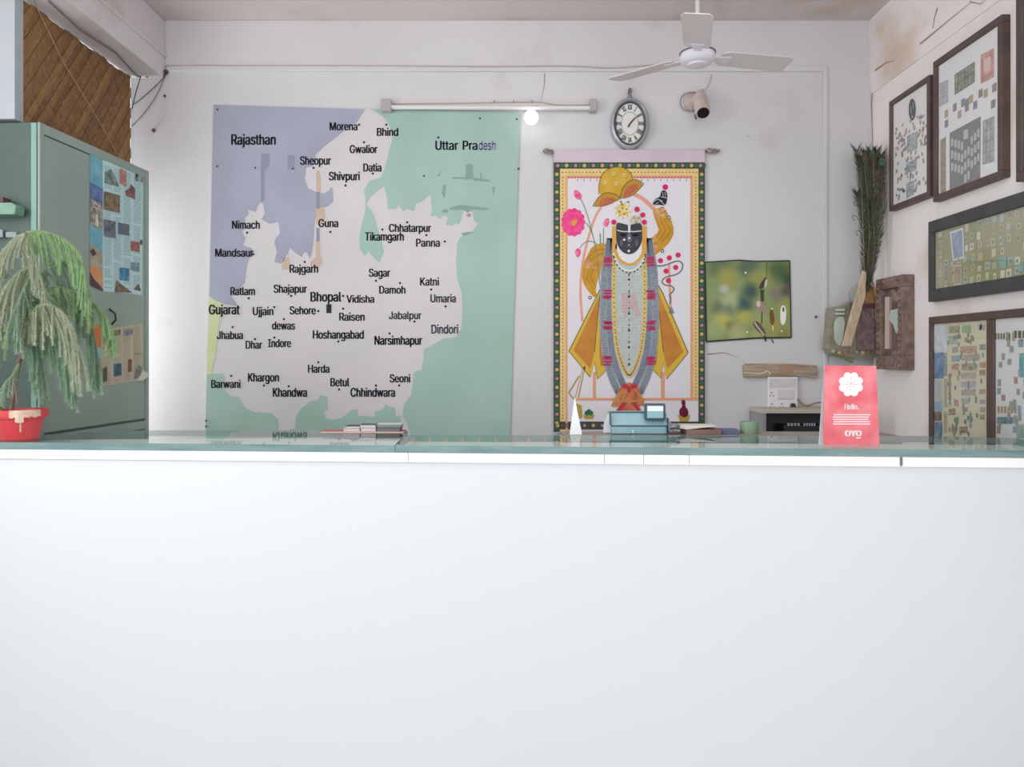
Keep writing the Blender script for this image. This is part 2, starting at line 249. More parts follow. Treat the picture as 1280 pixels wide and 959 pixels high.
'k': (380, '110,137 110,212 121,212 284,379 360,379 184,199 177,199|53,0 53,509 114,509 114,0|294,0 148,186 191,229 372,0'),
'l': (189, '139,-2 112,0 91,8 74,20 62,37 55,59 53,84 53,509 114,509 114,99 114,83 117,71 120,62 126,57 135,53 146,52 152,52 157,52 160,53 164,53 167,54 170,54 181,3 175,1 169,0 162,-1 154,-2 147,-2'),
'm': (610, '53,0 53,379 112,379 112,295 108,295 114,314 122,331 132,346 144,358 158,368 172,376 187,382 203,385 219,386 245,383 268,375 287,361 303,342 314,320 321,295 312,295 318,312 326,329 337,343 350,356 364,366 381,375 398,381 417,385 437,386 458,385 478,380 497,372 514,361 529,346 541,328 550,307 555,283 557,255 557,0 496,0 496,254 493,279 485,298 473,313 456,323 438,329 419,330 402,329 387,326 374,320 363,312 353,302 345,290 340,277 336,263 335,247 335,0 274,0 274,260 272,280 265,297 253,311 238,322 220,328 199,330 185,329 171,326 158,320 145,312 135,302 126,289 119,274 115,257 114,238 114,0'),
'n': (410, '114,227 114,0 53,0 53,379 112,379 112,287 102,287 116,319 132,344 152,362 175,374 200,382 227,384 252,383 275,377 295,369 313,356 328,340 341,321 350,298 355,271 357,240 357,0 296,0 296,235 293,263 286,286 273,304 256,318 235,326 210,329 192,328 176,324 161,317 147,308 136,297 126,283 119,266 115,248'),
'o': (415, '207,-8 174,-5 144,3 117,16 93,35 72,58 56,85 44,116 37,150 34,187 37,225 44,260 56,291 72,318 93,341 117,360 144,374 174,382 207,384 241,382 271,374 299,360 323,341 343,318 359,291 371,260 379,225 381,187 379,150 371,116 359,85 343,58 323,35 299,16 271,3 241,-5|207,46 231,49 252,55 270,66 285,80 298,97 307,117 314,139 318,163 319,187 318,212 314,236 307,258 298,278 285,296 270,310 252,321 231,328 207,330 184,328 163,321 145,310 130,296 118,278 108,258 102,236 98,212 96,187 98,163 102,139 108,117 118,97 130,80 145,66 163,55 184,49'),
'p': (424, '53,-143 53,379 112,379 112,319 118,319 123,327 130,336 137,346 147,355 158,364 171,373 188,379 207,383 229,384 259,382 287,374 313,361 335,342 354,320 370,293 381,261 388,227 390,189 388,151 381,116 370,84 355,57 336,34 313,16 288,3 260,-6 229,-8 208,-7 189,-3 173,4 159,12 147,21 138,31 130,41 124,50 118,59 114,59 114,-143|220,47 242,49 262,55 279,66 294,80 306,97 316,117 323,139 327,163 328,189 327,215 323,239 316,261 307,281 295,298 280,311 262,322 243,328 220,330 198,328 178,322 161,312 147,299 134,282 125,263 118,241 114,216 113,189 114,162 118,138 125,115 135,95 147,78 162,65 179,55 198,49'),
'q': (424, '372,-143 311,-143 311,59 306,59 301,50 295,41 287,31 277,21 266,12 252,4 236,-3 217,-7 195,-8 165,-6 137,3 111,16 89,34 70,57 55,84 43,116 36,151 34,189 36,227 43,261 55,293 70,320 89,342 112,361 137,374 165,382 196,384 218,383 237,379 253,373 267,364 278,355 287,346 295,336 301,327 307,319 313,319 313,379 372,379|205,47 226,49 246,55 263,65 278,78 290,95 299,115 306,138 310,162 312,189 310,216 306,241 300,263 290,282 278,299 263,312 246,322 227,328 205,330 182,328 162,322 145,311 130,298 118,281 108,261 102,239 98,215 96,189 98,163 102,139 109,117 118,97 130,80 145,66 162,55 182,49'),
'r': (259, '53,0 53,379 112,379 112,321 115,321 124,339 137,354 152,367 171,377 191,383 213,385 218,385 223,385 229,384 243,384 243,322 241,323 236,324 230,324 223,325 215,326 207,326 190,324 174,321 159,315 146,306 135,296 126,284 119,269 115,254 114,237 114,0'),
's': (365, '182,-8 157,-7 133,-3 112,3 93,12 76,24 62,38 50,54 41,73 36,94 94,107 101,87 111,72 124,60 141,52 160,47 181,45 206,47 227,53 244,62 258,74 265,88 268,103 266,115 262,126 254,136 243,144 229,150 212,155 149,170 118,180 92,192 72,208 58,227 50,249 47,274 49,295 55,314 65,332 79,347 95,360 115,370 137,378 161,383 187,384 212,383 234,379 254,372 271,363 286,352 299,339 309,324 318,308 324,290 268,277 262,291 254,304 243,316 228,325 210,331 187,333 166,331 147,326 131,317 119,305 111,292 109,277 110,264 115,253 124,243 136,235 152,229 172,223 229,209 261,200 287,187 306,171 320,153 328,131 331,107 329,85 323,65 312,47 298,31 281,18 260,6 236,-2 210,-7'),
't': (227, '204,379 204,327 6,327 6,379|65,471 126,471 126,98 127,83 130,70 136,61 144,55 156,51 170,50 175,50 180,50 185,51 191,52 197,53 202,54 213,2 207,0 200,-2 192,-3 184,-3 176,-4 168,-4 138,-1 113,7 92,21 77,41 68,64 65,93'),
'u': (410, '182,-5 158,-3 135,2 115,11 97,23 82,39 69,59 60,82 54,109 53,139 53,379 114,379 114,144 116,117 124,94 137,75 154,61 175,53 200,50 218,51 234,55 249,62 263,71 274,83 283,97 290,113 295,132 296,153 296,379 357,379 357,0 298,0 298,92 307,92 294,60 277,35 257,17 234,5 209,-3'),
'v': (389, '163,0 17,379 84,379 165,155 173,132 180,110 187,87 193,64 199,42 206,21 184,21 191,42 197,64 203,87 209,110 216,132 224,155 305,379 371,379 226,0'),
'w': (567, '138,0 23,379 87,379 133,214 140,190 147,164 154,137 161,107 168,75 175,41 165,41 172,74 179,105 186,135 192,163 199,189 206,214 252,379 316,379 362,214 368,189 375,163 382,136 388,106 395,75 402,41 391,41 399,75 406,106 413,135 420,163 427,189 434,214 480,379 545,379 429,0 368,0 319,172 314,189 309,207 305,225 300,243 295,262 291,280 286,299 281,318 277,338 291,338 286,319 281,299 277,280 272,262 267,243 263,225 258,207 253,189 248,172 199,0'),
'y': (389, '47,-139 61,-86 71,-87 83,-89 94,-90 104,-89 113,-86 122,-81 130,-74 138,-64 145,-51 151,-36 163,-1 17,379 84,379 165,155 173,132 180,109 187,87 193,64 199,42 206,21 184,21 190,42 196,64 202,87 209,110 216,132 224,155 305,379 371,379 204,-58 196,-77 187,-93 177,-107 165,-119 153,-128 139,-136 125,-141 109,-144 91,-145 82,-145 73,-144 65,-143 57,-142 52,-140'),
'z': (380, '42,0 42,46 254,320 254,323 48,323 48,379 333,379 333,331 126,60 126,56 339,56 339,0'),
}
GM = {}
def glyph(ch):
    """outline -> trapezoids between scan lines (non-zero winding)"""
    if ch in GM: return GM[ch]
    adv, o = GL[ch]; cs = [[tuple(int(k) for k in p.split(',')) for p in c.split()] for c in o.split('|')]
    ed = [(c[i], c[(i+1) % len(c)]) for c in cs for i in range(len(c)) if c[i][1] != c[(i+1) % len(c)][1]]
    ys = sorted({p[1] for c in cs for p in c}); q = [ys[0]]
    for y in ys[1:]:
        if y-q[-1] >= 7 or y == ys[-1]: q.append(y)
    v, f = [], []
    for y0, y1 in zip(q, q[1:]):
        ym = (y0+y1)/2+.013; hit = []
        for a, b in ed:
            if (a[1] > ym) != (b[1] > ym):
                fx = lambda y, a=a, b=b: a[0]+(b[0]-a[0])*(min(max(y, min(a[1], b[1])), max(a[1], b[1]))-a[1])/(b[1]-a[1])
                hit.append((fx(ym), 1 if b[1] > a[1] else -1, fx(y0), fx(y1)))
        hit.sort(); w_, st_ = 0, None
        for h in hit:
            if w_ == 0: st_ = h
            w_ += h[1]
            if w_ == 0: n = len(v); v += [(st_[2]/1000, y0/1000), (h[2]/1000, y0/1000), (h[3]/1000, y1/1000), (st_[3]/1000, y1/1000)]; f.append((n, n+1, n+2, n+3))
    GM[ch] = (adv, v, f); return GM[ch]
def text2d(s, bold=0):
    v = []; f = []; x = 0
    for ch in s:
        if ch == ' ': x += 281; continue
        adv, vs, fs = glyph(ch); n = len(v)
        v += [(a+x/1000, b) for a, b in vs]; f += [tuple(i+n for i in q) for q in fs]; x += adv
    return v, f
def text(s, x0, x1, ytop, ybase, bold=0, rot=0):
    """fits the lettering between x0 and x1, cap height between ytop and ybase"""
    v, f = text2d(s, bold); mn = min(p[0] for p in v); mx = max(p[0] for p in v)
    cap = .51; hb = (ybase-ytop)*.05+bold*1.2        # strokes thickened by laying the letters twice, slightly apart
    sx = (x1-x0-2*hb)/(mx-mn); sy = (ybase-ytop)/cap; n = len(v)
    o = [(x0+hb+e+(a-mn)*sx, ybase-b*sy) for e in (-hb, hb) for a, b in v]+[(x0+hb+(a-mn)*sx, ybase-b*sy) for a, b in v]
    f = f+[tuple(i+n for i in q) for q in f]+[tuple(i+2*n for i in q) for q in f]
    if rot:
        cx, cy = (x0+x1)/2, (ytop+ybase)/2; c, q = math.cos(rot), math.sin(rot)
        o = [(cx+(a-cx)*c-(b-cy)*q, cy+(a-cx)*q+(b-cy)*c) for a, b in o]
    return ('mesh', o, f)
def ink(plane, name, m, shapes, layer, parent, label=None, kind=None, warp=None):
    if callable(m) is False and isinstance(m, (str, tuple)): m = mat(m, .75, spec=.2)
    wf = warp or (lambda x, y: (x, y))
    if kind is None and len(shapes) > 1 and len(shapes) < 80:          # every separate printed shape is a part of its own
        return [ink(plane, name, m, [sh], layer+.04*min(i, 14), parent, label, None, warp) for i, sh in enumerate(shapes)][0]
    mb = MB()
    for sh in shapes:
        if sh[0] == 'strip':
            L = [plane(*wf(*p), layer) for p in sh[1]]; Q = [plane(*wf(*p), layer) for p in sh[2]]; n = len(L)
            mb.add(L+Q, [(i, i+1, n+i+1, n+i) for i in range(n-1)])
        elif sh[0] == 'mesh': mb.add([plane(*wf(*p), layer) for p in sh[1]], sh[2])
        else:
            t = tessellate_polygon([[Vector((p[0], p[1], 0)) for p in sh]]); mb.add([plane(*wf(*p), layer) for p in sh], [tuple(q) for q in t])
    return mb.build(name, m, parent, label=label, kind=kind, fixn=False)
def quadwarp(tl, tr, br, bl):
    def f(u, v):
        a = (tl[0]+(tr[0]-tl[0])*u, tl[1]+(tr[1]-tl[1])*u); b = (bl[0]+(br[0]-bl[0])*u, bl[1]+(br[1]-bl[1])*u)
        return (a[0]+(b[0]-a[0])*v, a[1]+(b[1]-a[1])*v)
    return f

# ================================================================== SETTING
CE = 3.515                                  # ceiling height
m_wall = wall_mat('#cecdd0', '#d6d5d7', '#c2bdbb', .62, .8)
m_wallr = wall_mat('#e9e4e4', '#e6dfdb', '#d3c0b2', .56, .74)
m_ceil = wall_mat('#cfc3c4', '#d6cccb', '#c4b6ae', .55, .7)
m_beam = wall_mat('#d4cdcf', '#dcd6d6', '#c4bbb8', .6, .8)
m_floor = mat('#dddad6', .5, col2='#cfcbc6', scale=3)
struct('floor', MB().box((-2.9, -1.2, -.06), (2.15, 4.62, 0)), m_floor)
struct('wall_back', MB().box((-2.165, BW, 0), (2.15, BW+.12, CE)), m_wall)
struct('wall_right', MB().box((2.05, 1.2, 0), (2.17, BW, CE)), m_wallr)
struct('wall_left', MB().box((-2.9, 2.3, 0), (-2.78, 4.0, 2.2)), m_wall)
struct('ceiling', MB().box((-2.9, .6, CE), (2.17, BW+.12, CE+.1)), m_ceil)
struct('trim_1', MB().box((-2.165, .6, 3.185), (-1.968, BW, CE)).box((-1.972, .6, 3.30), (-1.958, BW, 3.325)), m_beam, bevel=.008)     # side beam over the woven blind
struct('trim_2', MB().box((-2.78, 3.40, 2.625), (-2.135, 3.46, CE)), mat('#a9b0b5', .7, col2='#afb4b8', scale=2))             # header above the cupboard
# ledge on the back wall with the wiring on it
z1 = CZ+(HY-83)*BW/F
struct('trim_3', MB().box((-1.96, BW-.012, z1-.032), (1.79, BW, z1+.0)), m_wall, bevel=.004)
struct('trim_4', MB().prism([(2.05, 1.2, 3.1), (2.05, 1.2, CE), (2.028, 1.2, CE), (2.028, 1.2, 3.205), (2.038, 1.2, 3.12), (2.045, 1.2, 3.10)], (0, BW-1.2, 0)), m_wallr)
# vertical surface conduit near the corner
struct('trim_5', MB().box((1.765, BW-.012, 0), (1.79, BW, z1-.03)), m_wall, bevel=.004)
bb = back(BW)
# plaster cracks, stains and nails (real small pieces)
cr = MB()
def crack(mb, pl, pts, wd):
    st = stroke(pts, wd, wd*.3); L = [pl(*p, 1.5) for p in st[1]]; Q = [pl(*p, 1.5) for p in st[2]]; n = len(L); mb.add(L+Q, [(i, i+1, n+i+1, n+i) for i in range(n-1)])
crack(cr, bb, [(1090, 60), (1092, 95), (1089, 130), (1091, 185)], 2.2)
crack(cr, bb, [(884, 443), (905, 441), (923, 447)], 1.5); crack(cr, bb, [(935, 170), (937, 172)], 1.2)
crack(cr, bb, [(681, 92), (680, 110), (676, 126)], 1.2)
struct('trim_6', cr, mat('#8f8178', .9), fixn=False)
rw = Plane((2.028, 0, 0), (-1, 0, 0))
cr = MB(); crack(cr, rw, [(1094, 88), (1108, 78), (1118, 76)], 2); crack(cr, rw, [(1172, 10), (1168, 24), (1166, 36)], 1.6); crack(cr, rw, [(1212, 2), (1225, 5), (1232, 0)], 1.6)
crack(cr, rw, [(1150, 55), (1180, 30), (1212, 4)], 1.4)
struct('trim_7', cr, mat('#a08670', .9), fixn=False)

# ---------------- COUNTER
def yf(x): return 3.017-.0697*(x+1.95)       # front line of the glass
GT = CZ-.323; GB = GT-.026
cn = thing('reception_counter', 'long white reception counter running across the room, pale plain front', 'counter', (0, 3.1, 0))
XL, XR = -2.7, 2.009
def quadbox(mb, a, b, c, d, z0, z1):       # corners in plan
    mb.add([(*a, z0), (*b, z0), (*c, z0), (*d, z0), (*a, z1), (*b, z1), (*c, z1), (*d, z1)], [(0,3,2,1),(4,5,6,7),(0,1,5,4),(1,2,6,5),(2,3,7,6),(3,0,4,7)]); return mb
def strip_y(mb, x0, x1, o0, o1, z0, z1): return quadbox(mb, (x0, yf(x0)+o0), (x1, yf(x1)+o0), (x1, yf(x1)+o1), (x0, yf(x0)+o1), z0, z1)
strip_y(MB(), XL, XR, .012, .06, 0, GB-.034).build('front_panel', mat('#d9dee2', .9, spec=.1), cn)
m_top = mat('#fcfdfd', .55, col2='#f6f7f6', scale=5)
js = [510, 756, 805, 862, 1127]; xs = [XL]+[(j-640)*yf((j-640)*2.85/F)/F for j in js]+[XR]
for a, b in zip(xs, xs[1:]): strip_y(MB(), a+.001, b-.001, .002, .03, GB-.036, GB-.001).build('edge_tile', m_top, cn, bevel=.0015)
jn = MB()
x = xs[-2]; strip_y(jn, x-.004, x+.004, -.001, .02, GB-.032, GB-.002); jn.build('joint_filler', mat('#6d726f', .8), cn, label='dark open joint in the white edge')
top = MB(); xm = -.43
# substrate under the glass (white board)
quadbox(top, (XL, yf(XL)+.03), (xm, yf(xm)+.03), (xm, 3.51), (XL, 3.3), GB-.03, GB-.001)
quadbox(top, (xm, yf(xm)+.03), (XR, yf(XR)+.03), (XR, 3.17), (xm, 3.295), GB-.03, GB-.001)
top.build('top_board', mat('#fafdfb', .6, col2='#f0f6f3', scale=3, stretch=(.6, 6, 1)), cn)
g_top = glass_mat('float_glass', '#f6fdfa', 1.33); g_edge = mat('#7a9393', .25, col2='#648383', scale=14, stretch=(.4, 1, 3), spec=.6)
def glass(name, pts, label):
    g = thing(name, label, 'glass pane', (sum(p[0] for p in pts)/len(pts), sum(p[1] for p in pts)/len(pts), GB), group='glass panes on the counter')
    n = len(pts); a = MB().flat([(*p, GT) for p in pts]); a.build('pane', g_top, g)
    e = MB()
    for i in range(n): e.quad((*pts[i], GB), (*pts[(i+1) % n], GB), (*pts[(i+1) % n], GT), (*pts[i], GT))
    e.build('polished_edge', g_edge, g, label='teal green cut edge'); return g
glass('counter_glass', [(XL, yf(XL)), (xm-.001, yf(xm)), (xm-.03, 3.50), (-1.62, 3.514), (-1.85, 3.42), (-2.07, 3.19), (XL, 3.19)], 'left glass pane lying on the counter, under the potted plant, reflecting the map')
glass('counter_glass', [(xm+.001, yf(xm)), (XR, yf(XR)), (XR, 3.166), (1.71, 3.26), (xm, 3.297)], 'right glass pane lying on the counter, under the red tent card')
# orange printed ticks on the board seen below the glass
tp = Plane((0, 0, GB-.0005), (0, 0, 1))
ink(Plane((0, 0, GT-.0012), (0, 0, 1)), 'printed_border', mat('#e39a72', .7), [rect(515+i*20.6, 548+R.uniform(-.5, .5), 518+i*20.6, 552) for i in range(12)], 0, cn, label='row of small orange marks under the glass')
# narrow rear ledge carrying things
struct_ledge = quadbox(MB(), (.22, 3.300), (1.62, 3.285), (1.62, 3.50), (.22, 3.51), GT-.045, GT-.004)
struct_ledge.build('rear_ledge', mat('#a1948c', .6, col2='#8f827b', scale=6), cn, bevel=.003)
BR = MB()
quadbox(BR, (XL, yf(XL)+.07), (XR-.02, yf(XR)+.07), (XR-.02, 3.14), (XL, 3.16), 0, GB-.031); BR.build('base_body', mat('#d8d8d6', .7), cn)

# ================================================================== LEFT CUPBOARD
A0 = Vector((-2.027, 3.40, 0)); A1 = Vector((-1.972, 4.30, 0)); du = (A1-A0).normalized(); nn = Vector((du.y, -du.x, 0))
rz = math.atan2(du.y, du.x)-math.pi/2
cb = thing('steel_cupboard', 'tall grey green steel cupboard against left wall behind the potted plant', 'cupboard', A0, rz)
XF = Matrix.Translation(A0) @ Matrix.Rotation(rz, 4, 'Z')     # local: x outward (+ room), y along the front, z up
def CB(): m = MB(); m.xf = XF; return m
Wc = .905; Zb, Zt = 1.272, 2.612
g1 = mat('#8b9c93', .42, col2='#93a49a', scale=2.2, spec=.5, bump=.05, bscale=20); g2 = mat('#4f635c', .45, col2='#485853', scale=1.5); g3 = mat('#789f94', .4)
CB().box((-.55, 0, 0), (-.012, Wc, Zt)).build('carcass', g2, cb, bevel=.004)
fr = CB().box((-.012, .0, 0), (0, .03, Zt)).box((-.012, Wc-.035, 0), (0, Wc, Zt)).box((-.012, .03, Zt-.045), (0, Wc-.035, Zt)).box((-.012, .03, Zb-.055), (0, Wc-.035, Zb-.012))
fr.build('face_frame', g1, cb, bevel=.003)
CB().box((-.010, .034, Zb), (-.003, Wc-.039, Zt-.049)).build('door', g1, cb, bevel=.003)
CB().box((-.010, .034, .1), (-.003, Wc-.039, Zb-.06)).build('door', g1, cb, bevel=.003)
CB().box((-.035, -.006, .02), (-.012, 0, Zt-.005)).build('edge_highlight', g3, cb, label='pale mint green strip standing in for the highlight on the vertical corner edge')  # bright corner edge highlight, put in as a paler strip
cpl = Plane(A0+nn*-.003, nn)
mz = MB().tube([cpl(113, 447-60, 0)+nn*.01, cpl(113, 447-52, 0)+nn*.02, cpl(113, 447-44, 0)+nn*.01], .006, 6)
# small curved handle seen beside the fern
hd = MB().tube([cpl(136, 386)+nn*.002, cpl(139, 392)+nn*.02, cpl(140, 400)+nn*.02, cpl(139, 406)+nn*.002], .005, 6); hd.build('handle', mat('#3c4641', .3, .6), cb)
# ledge with a file on the camera-facing side
fl = thing('side_tray', 'green metal tray fixed to the camera-facing side of the steel cupboard', 'tray', (-2.27, 3.33, 2.25))
MB().prism([P(-30, 268, 3.33), P(18, 268, 3.33), P(20, 257, 3.33), P(14, 253, 3.33), P(-30, 253, 3.33)], (0, .065, 0)).build('tray_body', mat('#7ea18b', .5, col2='#6d927c', scale=9), fl, bevel=.003)
MB().box(P(-30, 252.5, 3.335), P(14, 249.5, 3.39)).build('ledger', mat('#5a3f42', .6), fl, label='dark bound ledger on the tray')
for px0, px1, py0, py1 in ((-25, 5, 287, 297), (7, 22, 290, 297)):
    MB().box(P(px0, py0, 3.385), P(px1, py1, 3.395)).build('data_card', mat('#8b9598', .5), fl)
# posters on the cupboard front
def poster(name, label, q, base, extra, strips, pics, lay=2, lines=True):
    t = thing(name, label, 'poster', cpl(*q[3]), group='travel posters on the steel cupboard')
    wf = quadwarp(*q)
    ink(cpl, 'sheet', mat(base, .7, col2=extra, scale=6), [rect(0, 0, 1, 1)], lay, t, warp=wf)
    for c, r, l in strips: ink(cpl, 'colour_block', mat(c, .7), [r], lay+1, t, label=l, warp=wf)
    for c, c2, r, l in pics: ink(cpl, 'printed_photo', mat(c, .6, col2=c2, scale=34, detail=6), [r], lay+2, t, label=l, warp=wf)
    if lines:
        ls = []
        for col in range(4):
            x0 = .03+col*.245
            y = .04
            while y < .97:
                ls.append(rect(x0, y, x0+.2-R.uniform(0, .04), y+.004)); y += .014
                if R.random() < .07: y += .02
        ink(cpl, 'text_lines', mat('#7fa0a4' if 'blue' in label else '#a79a86', .8), ls, lay+1, t, kind='stuff', warp=wf)
    return t
tA = thing('travel_poster', 'narrow blue photo poster on the steel cupboard door, beside the fern', 'poster', cpl(112, 360), group='travel posters on the steel cupboard')
wfA = quadwarp((112, 191), (128, 200), (128, 364), (112, 357))
bl = mat('#62a3b4', .6, col2='#7cb9c6', scale=10)
ink(cpl, 'sheet', bl, [rect(0, 0, 1, 1)], 2, tA, warp=wfA)
ink(cpl, 'printed_photo', mat('#3f5f96', .6, col2='#6a7fae', scale=20), [rect(0, .22, 1, .34)], 3, tA, label='violet blue sky', warp=wfA)
ink(cpl, 'printed_photo', mat('#70645a', .6, col2='#a8aaa0', scale=45, detail=6), [rect(0, .33, 1, .54)], 3, tA, label='stone stupa with stepped tiers', warp=wfA)
ink(cpl, 'printed_shape', mat('#cfd0c4', .6), [[(.45, .44), (.6, .44), (.66, .53), (.4, .53)], rect(.2, .36, .8, .366), rect(.25, .39, .75, .396)], 4, tA, warp=wfA)
ink(cpl, 'printed_photo', mat('#b7a98b', .6, col2='#8f8a80', scale=20), [[(0, .70), (.4, .68), (1, .72), (1, 1), (0, 1)]], 3, tA, label='dusk view with pale haze', warp=wfA)
ink(cpl, 'printed_photo', mat('#d98a52', .6, col2='#c9a070', scale=18), [[(0, .85), (.5, .84), (1, .86), (1, .97), (.2, .93), (0, .9)]], 4, tA, label='orange sunset glow', warp=wfA)
ink(cpl, 'printed_photo', mat('#4e3a40', .6), [[(0, .90), (.3, .94), (1, .985), (1, 1), (0, 1)], [(0, .74), (.25, .71), (.5, .74), (.2, .77)]], 5, tA, label='dark boat hull', warp=wfA)
brn, dk = '#6f5f52', '#3f4a4e'
poster('travel_poster', 'pale blue travel poster of text columns and small photos, upper sheet on the cupboard',
    ((128, 200), (178.5, 216), (177.5, 369), (128, 364)), '#b9d8da', '#c3dedf',
    [('#bfdcdc', rect(.49, 0, .51, 1), 'pale fold line'), ('#bfdcdc', rect(.25, 0, .265, 1), 'pale fold line')],
    [('#56655c', '#7f9a90', [(.05, .09), (.2, .05), (.34, .12), (.4, .17), (.05, .17)], 'temple towers'),
     ('#a06a66', '#c58f80', rect(.62, .045, .8, .16) if 0 else [(.42, .02), (.58, .03), (.58, .155), (.42, .14)], 'red sandstone wall'),
     ('#32404a', '#aeb8b4', rect(.80, -.005, .985, .085), 'white dome at night'),
     ('#5d5140', '#8e7a60', rect(.02, .235, .42, .375), 'carved gateway'),
     ('#5a4a44', '#a5655a', [(.56, .19), (.66, .16), (.7, .12), (.8, .15), (.8, .235), (.58, .225)], 'temple spires'),
     ('#4a4f5c', '#7c7f88', rect(.02, .45, .32, .58), 'stone carving'), ('#3e6f9c', '#6a6a5c', rect(.38, .45, .66, .54), 'temple under blue sky'),
     ('#8c4a48', '#a86a58', rect(.70, .575, .92, .655), 'red building'), ('#5a7684', '#8aa4ae', rect(.70, .745, .92, .81), 'grey blue lake'),
     ('#2d6f98', '#5a9cba', [(.42, .80), (.66, .80), (.66, .90), (.42, .90)], 'deep blue water'),
     ('#5c5248', '#8a7a64', [(.3, .97), (.34, .90), (.42, .92), (.75, .99), (.3, 1)], 'palace skyline'), ('#4a4a40', '#8a5a4a', [(.78, .96), (.9, .91), (.97, .97)], 'small figures'),
     ('#4a4446', '#7a5a50', rect(.93, .55, .99, .59), 'small figure')])
tB = thing('travel_poster', 'narrow orange and blue photo strip low on the cupboard, beside fern tips', 'poster', cpl(112, 480), group='travel posters on the steel cupboard')
wfB = quadwarp((111.5, 405), (126, 407), (126, 484), (111.5, 481))
ink(cpl, 'sheet', mat('#c9733d', .6, col2='#b8652f', scale=9), [rect(0, 0, 1, .36)], 2, tB, warp=wfB, label='orange heading block')
ink(cpl, 'printed_photo', mat('#83b2c4', .6, col2='#a9c6cc', scale=14), [rect(0, .36, 1, 1)], 2, tB, warp=wfB)
ink(cpl, 'printed_photo', mat('#4c4552', .6, col2='#7a6f72', scale=40), [[(0, .72), (.15, .5), (.2, .7), (.5, .48), (.55, .7), (.85, .5), (1, .75), (1, 1), (0, 1)]], 3, tB, warp=wfB, label='dark temple towers')
tC = poster('travel_poster', 'cream travel sheet with curled lower corner, lower poster on the cupboard',
    ((126, 413), (178, 404), (178, 475), (127, 483)), '#bcb298', '#c4bba4', [('#ccc4b0', rect(.25, .02, .27, 1), 'pale fold line'), ('#ccc4b0', rect(.5, 0, .515, 1), 'pale fold line')],
    [('#8a8458', '#5c5a3c', rect(.3, .04, .46, .14), 'golden carvings'), ('#9aa0a4', '#5a5f68', rect(.53, .06, .75, .17), 'grey engraving'), ('#2f78a0', '#3c4a50', rect(.29, .64, .48, .86), 'monument under blue sky'),
     ('#8a5a44', '#6a4838', rect(.64, .60, .73, .82), 'brown tower'), ('#4a463e', '#6a6450', [(.02, .68), (.13, .66), (.13, .92), (.02, .94)], 'dark statue'), ('#a8644a', '#b87a5a', rect(.02, .32, .2, .335), 'red heading'), ('#a8644a', '#b87a5a', rect(.78, .52, .97, .535), 'red heading'),
     ('#5a706c', '#8a948a', [(.8, .86), (.9, .72), (1, .80), (.95, .92), (.8, .96)], 'small domes')])
cu = MB(); a = cpl(170, 470, 4); cu.add([cpl(171, 476, 3), cpl(178, 462, 3), cpl(182.5, 469, 3)+nn*.02, cpl(174, 476, 3)+nn*.02], [(0, 1, 2, 3)]); cu.build('curled_corner', mat('#c9c8ba', .7), tC, label='curled lower right corner')

# ================================================================== WOVEN BLIND
bx = -2.14; y0, y1 = 3.462, 4.452; zb, zt = 2.616, 3.172
bd = thing('bamboo_blind', 'brown diagonally woven bamboo blind in the opening above the cupboard', 'blind', (bx, (y0+y1)/2, zb))
def clip(poly, f):
    o = []
    for i, p in enumerate(poly):
        q = poly[(i+1) % len(poly)]; a, b = f(p), f(q)
        if a >= 0: o.append(p)
        if (a >= 0) != (b >= 0): t = a/(a-b); o.append((p[0]+(q[0]-p[0])*t, p[1]+(q[1]-p[1])*t))
    return o
bm_cols = [mat(c, .8, col2=c2, scale=16, detail=5, stretch=(1, 2.2, 1.6, .9, 0, 0), bump=.3, bscale=30) for c, c2 in (('#7a5636', '#8f6b46'), ('#86633d', '#9b784a'), ('#6e4f36', '#876444'), ('#926d42', '#7f5c3a'))]
d = Vector((0, .62, .78)); k = -12; s_w = .043; zz = 0
for i in range(-18, 32):
    c0 = i*s_w*1.02
    pl = [(y0+c0-.6, zb-.75), (y0+c0+s_w-.6, zb-.75), (y0+c0+s_w+.45+.0, zb+.6), (y0+c0+.45, zb+.6)]
    for fn in (lambda p: p[0]-y0, lambda p: y1+.004*math.sin(p[1]*60)-p[0], lambda p: p[1]-zb, lambda p: zt+.006*math.sin(p[0]*23)-p[1]):
        if pl: pl = clip(pl, fn)
    if len(pl) < 3: continue
    off = .004 if i % 2 else 0
    MB().prism([(bx-off, p[0], p[1]) for p in pl], (-.004, 0, 0)).build('slat', bm_cols[R.randrange(4)], bd)
MB().box((bx-.018, y0, zb), (bx-.010, y1, zt-.004)).build('backing', mat('#4e3521', .85, col2='#5f4329', scale=20), bd)
st = MB()
for i in range(60):
    yy = R.uniform(y0, y1-.08); z = R.uniform(zb, zt-.06); l = R.uniform(.02, .06); st.quad((bx+.0006, yy, z), (bx+.0006, yy+.003, z-.003), (bx+.0006, yy+.003+l*.5, z-.003+l*.65), (bx+.0006, yy+l*.5, z+l*.65))
st.build('loose_fibres', mat('#a98352', .8), bd, kind='stuff')

